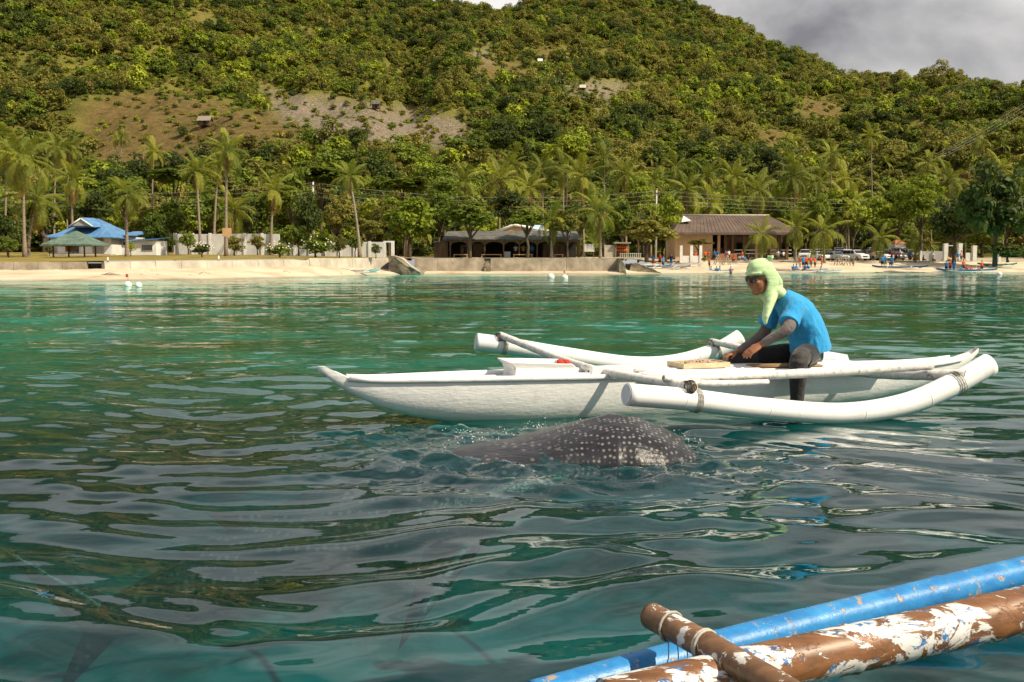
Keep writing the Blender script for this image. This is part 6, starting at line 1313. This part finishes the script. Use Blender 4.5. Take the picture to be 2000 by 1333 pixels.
def shore_person(px, Y, pose, top, bot, label, z=None, rz=None, sc=1.0):
    g = G(px, Y) if z is None else Vector((XW(px, Y), Y, z))
    if z is None and Y < wl(px): 
        w = float(waterline(np.array([px]))[0]); g.z = max(-.3, float(beach_top(np.array([px]))[0]) * max(0, (Y - w) / (wl(px) - w)) ** .85)
    o = bpy.data.objects.new('person', PM[pose][0]); link(o); o.location = g; o.rotation_euler = (0, 0, rnd.uniform(-1.2, 1.2) if rz is None else rz); o.scale = (sc,) * 3
    tag(o, label, 'person', 'people on the shore', 'thing')
    for nm, i, mt in (('top', 1, CL[top]), ('shorts', 2, CL[bot]), ('hair', 3, m_hair)):
        c_ = bpy.data.objects.new(nm, PM[pose][i]); link(c_, o); c_.material_slots[0].link = 'OBJECT'; c_.material_slots[0].material = mt
POSEW = dict(stand='standing', sit='sitting', bend='bending forward', wade='waist deep')
ppl = [ # group standing on the sand right of the man's head
 (1561, 141, 'stand', 'orange', 'white', 'leftmost of the standing group on the sand'), (1567, 140.4, 'stand', 'blue', 'dark', 'second from left in the standing group on the sand'), (1573, 141.5, 'stand', 'orange', 'dark', 'third from left in the standing group on the sand'),
 (1582, 141, 'stand', 'orange', 'khaki', 'fourth from left in the standing group on the sand'), (1590, 140.6, 'stand', 'orange', 'dark', 'second from right in the standing group on the sand'), (1603, 141, 'stand', 'orange', 'khaki', 'rightmost of the standing group on the sand'),
 (1548, 136.0, 'sit', 'blue', 'dark', 'left end of the beached boat below the group'), (1553, 136.2, 'sit', 'blue', 'blue', 'next to the boat end below the group'), (1571, 136.0, 'sit', 'blue', 'dark', 'middle of the beached boat below the group'), (1577, 136.3, 'sit', 'blue', 'blue', 'right end of the beached boat below the group'), (1601, 135.5, 'wade', 'blue', 'dark', 'alone in the shallows right of the group'),
 (1384, 135, 'stand', 'red', 'dark', 'alone at the water left of the swimmers'), (1387, 131.5, 'wade', 'blue', 'dark', 'leftmost swimmer in front of the hall'), (1399, 131, 'wade', 'blue', 'dark', 'middle swimmer in front of the hall'), (1404, 132.5, 'wade', 'blue', 'dark', 'rear swimmer in front of the hall'), (1426, 130, 'wade', 'purple', 'dark', 'lone swimmer left of the headscarf'),
 (1394, 155, 'stand', 'blue', 'dark', 'left of the pair on the hall steps'), (1400, 156, 'stand', 'blue', 'white', 'right of the pair on the hall steps'), (1416, 156, 'stand', 'blue', 'dark', 'by the hall columns'), (1422, 157, 'stand', 'white', 'dark', 'beside the blue shirt at the columns'), (1419, 152, 'stand', 'orange', 'white', 'before the brick step'),
 (1430, 152, 'sit', 'orange', 'dark', 'right of the brick step'), (1448, 153, 'stand', 'orange', 'white', 'before the hall railing, left'), (1452, 152, 'sit', 'blue', 'blue', 'before the hall railing, low'), (1443, 152.5, 'sit', 'white', 'dark', 'before hall railing beside the blue one'), (1460, 153.5, 'sit', 'dark', 'dark', 'at right of those before the railing'),
 (1376, 153, 'stand', 'orange', 'dark', 'left of the hall steps'), (1382, 154, 'stand', 'orange', 'khaki', 'close beside the hall steps'), (1357, 149, 'stand', 'orange', 'dark', 'behind the pillared fence'),
 (1275, 138, 'stand', 'blue', 'red', 'under the spreading tree left of the fence'), (1288, 139, 'stand', 'red', 'dark', 'under the spreading tree by the trunk'), (1310, 140, 'stand', 'dark', 'blue', 'under the spreading tree at its right'),
 (1294, 133, 'stand', 'blue', 'dark', 'bending at the beached boats'), (1518, 154, 'stand', 'white', 'khaki', 'at right end of hall railing'), (1528, 155, 'stand', 'white', 'dark', 'near the motorbikes at the hall end'),
 (1665, 143, 'stand', 'khaki', 'khaki', 'alone on sand before the silver car'), (1721, 143, 'stand', 'blue', 'dark', 'leftmost by the blue and white boat'), (1727, 143.5, 'stand', 'blue', 'khaki', 'second by the blue and white boat'), (1737, 142.5, 'bend', 'blue', 'dark', 'bending over the blue and white boat'), (1741, 144, 'stand', 'blue', 'blue', 'behind the blue and white boat'),
 (1679, 157, 'stand', 'white', 'dark', 'between the silver cars'), (1638, 157, 'stand', 'blue', 'dark', 'left of the silver sedan'), (1703, 154, 'stand', 'pink', 'dark', 'left of the young palm by the vans'), (1739, 155, 'stand', 'red', 'dark', 'right of the young palm by the vans'), (1748, 155, 'stand', 'purple', 'dark', 'in the row right of the young palm'), (1754, 156, 'stand', 'pink', 'khaki', 'next in row right of the palm'),
 (1761, 155, 'stand', 'white', 'white', 'in white in the row behind the kerb'), (1774, 155, 'stand', 'blue', 'dark', 'in the row before the white wall'), (1781, 155.5, 'sit', 'pink', 'dark', 'crouching in the row before the white wall'), (1790, 156, 'sit', 'yellow', 'dark', 'left of the motorbike before the wall'), (1800, 155, 'sit', 'dark', 'dark', 'on the motorbike before the wall'), (1819, 154, 'sit', 'yellow', 'dark', 'before the white wall at its middle'),
 (1849, 154, 'sit', 'yellow', 'dark', 'by the pillar frame, left'), (1862, 154, 'stand', 'blue', 'dark', 'by the pillar frame'), (1868, 153.5, 'stand', 'blue', 'white', 'right of the other blue one by the pillar frame'), (1874, 154, 'stand', 'pink', 'dark', 'by the right pillar'),
 (1846, 137.2, 'stand', 'blue', 'dark', 'leftmost at the crowded boats'), (1853, 137.5, 'stand', 'red', 'dark', 'second at the crowded boats'), (1861, 137.3, 'stand', 'blue', 'blue', 'third at the crowded boats'), (1875, 136.5, 'sit', 'blue', 'dark', 'sitting at the crowded boats, left'), (1886, 136.5, 'sit', 'orange', 'dark', 'sitting at crowded boats, middle left'), (1894, 137, 'sit', 'orange', 'dark', 'sitting at crowded boats, middle right'), (1908, 136.3, 'sit', 'orange', 'dark', 'sitting at crowded boats, right'), (1915, 138, 'stand', 'orange', 'dark', 'rightmost at the crowded boats'), (1879, 138.5, 'stand', 'orange', 'dark', 'behind the crowded boats'),
 (909, 126, 'stand', 'dark', 'dark', 'in the left arch of the restaurant'), (1007, 127, 'stand', 'white', 'dark', 'in the middle arch of the restaurant'), (1022, 127.5, 'stand', 'yellow', 'dark', 'beside the white shirt in the restaurant'), (1030, 128, 'stand', 'blue', 'dark', 'in the restaurant right of the yellow shirt'), (1039, 127, 'stand', 'blue', 'dark', 'at the right arch of the restaurant')]
for px, Y, pose, t_, b_, where in ppl:
    zz_ = -.12 if pose == 'wade' else None
    w0_ = where if where.split()[0] not in ('sitting', 'bending', 'crouching') else where.split(' ', 1)[1]
    shore_person(px, Y, pose, t_, b_, 'person in %s %s, %s' % (CN[t_], POSEW[pose], w0_), zz_, sc=rnd.uniform(.94, 1.04))

# ---------------------------------------------------------------- cars
m_tyre = plain('tyre_rubber', (.025, .025, .026)); m_rim = mottled('wheel_rim', (.35, .35, .36), (.5, .5, .51), 5, .35, .5, 0, metal=.6)
m_carw = mottled('car_white', (.70, .70, .69), (.78, .78, .77), 2, .25, .6, 0); m_cars = mottled('car_silver', (.36, .37, .38), (.46, .47, .48), 2, .25, .6, 0, metal=.3); m_carg = mottled('car_grey', (.10, .11, .12), (.16, .17, .18), 2, .25, .6, 0, metal=.3)
m_cglass = mottled('car_glass', (.012, .014, .016), (.025, .028, .03), 2, .05, .7, 0); m_lampc = mottled('car_lamp', (.7, .7, .68), (.8, .8, .78), 5, .1, .7, 0); m_trim = plain('car_trim', (.03, .03, .03))
def car(px, Y, kind, paint, label, rz):
    """local: x forward length, y width, z up"""
    g = G(px, Y); t = thing('parked_car', label, 'car', g, rz, 'cars parked behind the beach')
    pr = dict(suv=[(-2.25, .32), (2.2, .32), (2.28, .62), (2.2, .95), (1.15, 1.08), (.45, 1.70), (-1.9, 1.74), (-2.25, 1.15)], van=[(-2.4, .30), (2.3, .30), (2.38, .75), (2.2, 1.02), (1.75, 1.15), (1.05, 1.92), (-2.3, 1.98), (-2.42, 1.1)], sedan=[(-2.2, .28), (2.15, .28), (2.25, .55), (2.1, .82), (1.0, .92), (.25, 1.42), (-1.0, 1.45), (-1.65, 1.02), (-2.2, .98)])[kind]
    zt = max(z for _, z in pr); belt = {'suv': 1.10, 'van': 1.15, 'sedan': .94}[kind]
    bm = bmesh.new(); sides = []
    for s in (-1, 1): sides.append([bm.verts.new((x, s * (.88 if z <= belt else .88 - .15 * (z - belt) / (zt - belt)), z)) for x, z in pr])
    n_ = len(pr); bm.faces.new(sides[0]); bm.faces.new(sides[1][::-1])
    for i in range(n_): bm.faces.new([sides[0][i], sides[1][i], sides[1][(i + 1) % n_], sides[0][(i + 1) % n_]])
    bmesh.ops.recalc_face_normals(bm, faces=bm.faces[:]); bmesh.ops.bevel(bm, geom=bm.edges[:], offset=.06, segments=2, affect='EDGES')
    obj('body', me_from_bm('body', bm, False), paint, t, False)
    wi = {'suv': 4, 'van': 4, 'sedan': 4}[kind]; (xa, za), (xb, zb_) = pr[wi], pr[wi + 1]
    def slab(name, a, c_, w1, w2, mat):
        bm = bmesh.new(); A, C = Vector((a[0], 0, a[1])), Vector((c_[0], 0, c_[1])); nrm = Vector((C.z - A.z, 0, A.x - C.x)).normalized(); A2, C2 = A.lerp(C, .1) + nrm * .012, A.lerp(C, .9) + nrm * .012
        v = [bm.verts.new(q) for q in (A2 + Vector((0, -w1, 0)), A2 + Vector((0, w1, 0)), C2 + Vector((0, w2, 0)), C2 + Vector((0, -w2, 0)))]; v2 = [bm.verts.new(q.co - nrm * .04) for q in v]
        bm.faces.new(v); bm.faces.new(v2[::-1])
        for i in range(4): bm.faces.new([v[i], v2[i], v2[(i + 1) % 4], v[(i + 1) % 4]])
        bmesh.ops.recalc_face_normals(bm, faces=bm.faces[:]); obj(name, bm, mat, t, False)
    slab('windscreen', (xa, za), (xb, zb_), .78, .68, m_cglass)
    x1 = xb - .02; x0 = {'suv': -1.95, 'van': -2.2, 'sedan': -1.25}[kind]
    for s in (-1, 1):
        nwin = 3 if kind != 'sedan' else 2
        for k in range(nwin):
            a = x0 + (x1 + .35 - x0) * k / nwin + .04; c_ = x0 + (x1 + .35 - x0) * (k + 1) / nwin - .04; z0, z1 = belt + .03, zt - .14
            bm = bmesh.new(); yb = .893; yt = .893 - .15 * (z1 - belt) / (zt - belt); cc = c_ - (.3 if k == nwin - 1 else 0)
            v = [bm.verts.new(q) for q in ((a, s * yb, z0), (c_, s * yb, z0), (cc, s * yt, z1), (a, s * yt, z1))]; v2 = [bm.verts.new((q.co.x, q.co.y - s * .04, q.co.z)) for q in v]
            bm.faces.new(v); bm.faces.new(v2[::-1])
            for i in range(4): bm.faces.new([v[i], v2[i], v2[(i + 1) % 4], v[(i + 1) % 4]])
            bmesh.ops.recalc_face_normals(bm, faces=bm.faces[:]); obj('side_window', bm, m_cglass, t, False)
        for x in (-1.4, 1.4):
            bm = bmesh.new(); tube(bm, [(x, s * .70, .33), (x, s * .90, .33)], .33, 14); w = obj('wheel', bm, m_tyre, t, False); bm = bmesh.new(); tube(bm, [(x, s * .90, .33), (x, s * .915, .33)], .2, 10); obj('rim', bm, m_rim, w, False)
        zl = pr[2][1]; obj('headlight', bx(2.16, 2.30, s * .62 - .17, s * .62 + .17, zl + .02, zl + .2), m_lampc, t, False)
    obj('grille', bx(2.2, 2.315, -.4, .4, pr[2][1] - .1, pr[2][1] + .12), m_trim, t, False); obj('bumper', bx(2.15, 2.34, -.8, .8, .36, .52), m_trim if kind == 'van' else paint, t, False)
for px, Y, k, mt, rz, lab in ((1572, 160, 'suv', m_carw, -2.0, 'white car partly hidden behind the young palm at left of the car park'), (1597, 166, 'suv', m_carw, -1.9, 'white car in the rear row, leftmost'), (1636, 168, 'van', m_carw, -1.8, 'tall white van in the rear row left of centre'), (1668, 168, 'van', m_carg, -1.8, 'dark grey van in the rear row'), (1629, 156.5, 'sedan', m_cars, -1.15, 'silver sedan in the front row'), (1668, 157, 'suv', m_carw, -1.2, 'white four wheel drive in the front row centre'), (1692, 158, 'suv', m_carg, -1.2, 'grey four wheel drive in the front row beside the palm'), (1703, 169, 'van', m_carw, -1.8, 'white van in the rear row behind the palm'), (1730, 166, 'suv', m_carw, -1.5, 'white car right of the palm'), (1757, 166, 'van', m_carw, -1.5, 'white van in front of the kiosk'), (1612, 163, 'suv', m_cars, -1.4, 'silver car between the front and rear rows at left'), (1650, 162, 'suv', m_carw, -1.3, 'white car half hidden behind the front row'), (1716, 160, 'sedan', m_carw, -1.2, 'white sedan just behind the young palm'), (1742, 160, 'sedan', m_carg, -1.3, 'grey sedan right of the young palm'), (1775, 164, 'suv', m_carw, -1.4, 'rightmost white car by the small palm'), (1598, 158, 'sedan', m_carw, -1.3, 'low white car right of the young palm, front row')):
    car(px, Y, k, mt, lab, rz)

# ---------------------------------------------------------------- beached boats, trestles
def beach_boat(px, Y, L_, rz, hullm, deckm, label, z=None, tilt=0.0, floats=True):
    w = float(waterline(np.array([px]))[0]); g = Vector((XW(px, Y), Y, z if z is not None else float(beach_top(np.array([px]))[0]) * max(0, (Y - w) / (wl(px) - w)) ** .85))
    t = thing('beached_boat', label, 'boat', g, rz, 'small boats on the shore'); t.rotation_euler = (0, tilt, rz)
    bm = bmesh.new(); rings = []
    for s in np.linspace(-1, 1, 13):
        wd = .30 * (1 - abs(s) ** 2.6) + .015; kz = .06 + .34 * abs(s) ** 3; gz = .42 + .22 * abs(s) ** 4; rings.append([bm.verts.new((s * L_ / 2, y * wd, kz + (gz - kz) * u)) for y, u in ((1, 1), (.9, .5), (.45, .08), (-.45, .08), (-.9, .5), (-1, 1), (-.8, .92), (.8, .92))])
    for A, B in zip(rings, rings[1:]):
        for k in range(8): bm.faces.new([A[k], A[(k + 1) % 8], B[(k + 1) % 8], B[k]])
    bm.faces.new(rings[0]); bm.faces.new(rings[-1][::-1]); bmesh.ops.recalc_face_normals(bm, faces=bm.faces[:]); obj('hull', bm, hullm, t, False)
    bm = bmesh.new(); tube(bm, [(s * L_ / 2 * .93, 0, .45 + .18 * abs(s) ** 4) for s in np.linspace(-1, 1, 9)], [(.012, .26 * (1 - abs(s) ** 2.6) + .02) for s in np.linspace(-1, 1, 9)], 6, ref=(0, 0, 1)); obj('deck', bm, deckm, t, False)
    if floats:
        for s in (-1, 1):
            bm = bmesh.new(); tube(bm, [(-L_ * .32, s * 1.2, .22), (0, s * 1.2, .12), (L_ * .36, s * 1.2, .22)], .055, 7); obj('float', bm, m_wpole, t, False)
        for x in (-L_ * .2, L_ * .22):
            bm = bmesh.new(); tube(bm, [(x, -1.25, .24), (x, 0, .50), (x, 1.25, .24)], .035, 6); obj('boom', bm, m_wpole, t, False)
m_bw = plain('boat_paint_white', (.70, .69, .66)); m_bb = plain('boat_paint_blue', (.03, .16, .36)); m_bg = plain('boat_paint_green', (.06, .22, .17)); m_bgrey = plain('boat_paint_grey', (.42, .44, .45))
for a in ((1755, 140.5, 7.5, -.55, m_bb, m_bw, 'blue and white outrigger boat drawn up before the car park'), (1562, 136.0, 7.5, .03, m_bgrey, m_wood, 'grey boat at the waterline below the standing group', .02), (1610, 135.2, 5.0, .02, m_bw, m_bgrey, 'pale boat at the waterline right of the standing group', .0),
          (1886, 136.4, 8.0, -.12, m_bb, m_bw, 'crowded blue boat at the waterline at right', .05), (1866, 137.6, 6.5, .1, m_bw, m_orange, 'white boat behind the crowded blue boat', .1), (1945, 146, 6.0, .05, m_bg, m_bw, 'green boat upturned towards the right beach end'), (1300, 131, 7.0, -.6, m_bgrey, m_bw, 'grey boat resting on the slipway sand'), (1330, 138, 6.0, -.15, m_bw, m_wood, 'old white boat under the pillared fence'), (1272, 132, 5.5, .2, m_bb, m_bw, 'blue trimmed boat under the spreading tree'), (1385, 131.5, 6.5, .05, m_bgrey, m_bw, 'low grey boat beside the swimmers', .0),
          (705, 104.0, 4.6, -.35, m_bw, m_bgrey, 'small white outrigger boat beached under the higher seawall'), (1300, 145, 6.0, .15, m_wood, m_bb, 'dark boat high on sand left of the fence')):
    beach_boat(*a[:7], z=a[7] if len(a) > 7 else None)
for px, Y, lab in ((1401, 143, 'left wooden trestle on the sand before the hall'), (1417, 143, 'right wooden trestle on sand before the hall'), (1636, 145, 'left wooden trestle on sand before the silver sedan'), (1650, 145, 'right wooden trestle on sand before the silver sedan')):
    w = float(waterline(np.array([px]))[0]); g = Vector((XW(px, Y), Y, 1.45 * max(0, (Y - w) / (wl(px) - w)) ** .85)); t = thing('trestle', lab, 'trestle', g)
    for s in (-1, 1):
        for d in (-.6, .6):
            bm = bmesh.new(); tube(bm, [(s * .55, d, -.05), (0, d, 1.45)], .06, 5); obj('leg', bm, m_paletimber, t, False)
    bm = bmesh.new(); tube(bm, [(0, -.75, 1.38), (0, .75, 1.38)], .06, 5); obj('crossbar', bm, m_paletimber, t, False)
# driftwood and stones on the beach
for px, py, l, lab in ((215, 541, 1.5, 'tangle of driftwood on the sand below the gap'), (400, 529, .9, 'stick lying on the sand left of the step'), (560, 528, .8, 'stick on the sand under the pale seawall'), (745, 527, .9, 'bleached branch on sand beside the small boat')):
    Y = float(waterline(np.array([px]))[0]) + 3.2; w = float(waterline(np.array([px]))[0]); z = float(beach_top(np.array([px]))[0]) * (3.2 / (wl(px) - w)) ** .85 + .06
    bm = bmesh.new(); x = XW(px, Y); g_ = random.Random(px)
    for k in range(4 if l > 1 else 1): a = g_.uniform(-.6, .6); tube(bm, [(x - l * .5, Y + a * .3, z), (x + g_.uniform(-.1, .1), Y, z + g_.uniform(.02, .25)), (x + l * .5, Y - a * .4, z + g_.uniform(0, .1))], [.035, .03, .012], 5)
    tag(obj('driftwood', bm, m_paletimber), lab, 'driftwood')
gg = random.Random(9)
for k in range(26):
    px = gg.choice([gg.uniform(20, 780), gg.uniform(1300, 1980)]); w = float(waterline(np.array([px]))[0]); f = gg.uniform(.15, .8); Y = w + (wl(px) - w) * f; z = float(beach_top(np.array([px]))[0]) * f ** .85
    bm = bmesh.new(); r = gg.uniform(.08, .22); ellipsoid(bm, (XW(px, Y), Y, z + r * .2), [(r, 0, 0), (0, r * .8, 0), (0, 0, r * .5)], n=7, m=5)
    for v in bm.verts: v.co += mnoise.noise_vector(v.co * 6) * r * .2
    tag(obj('beach_stone', bm, m_rock), 'small dark stone lying on the pale beach sand', 'stone', 'stones scattered on the beach')

# ---------------------------------------------------------------- labels shared by look-alikes: say which one, from left to right
ORD = ['leftmost', 'second from left', 'third from left', 'fourth from left', 'fifth from left', 'sixth from left', 'seventh from left', 'eighth from left', 'ninth from left', 'tenth from left', 'eleventh from left', 'twelfth from left']
by = {}
for o in SC.objects:
    if o.parent is None and 'label' in o and o.name.split('.')[0] not in ('beach_stone',): by.setdefault(o['label'], []).append(o)
for lab, os_ in by.items():
    if 1 < len(os_) <= 12:
        os_.sort(key=lambda q: (q.location.x / max(q.location.y, 1), sum(v.co.x for v in q.data.vertices[:20]) if q.type == 'MESH' else 0))
        for k, o in enumerate(os_): o['label'] = lab + ', ' + ('rightmost' if k == len(os_) - 1 else ORD[k])
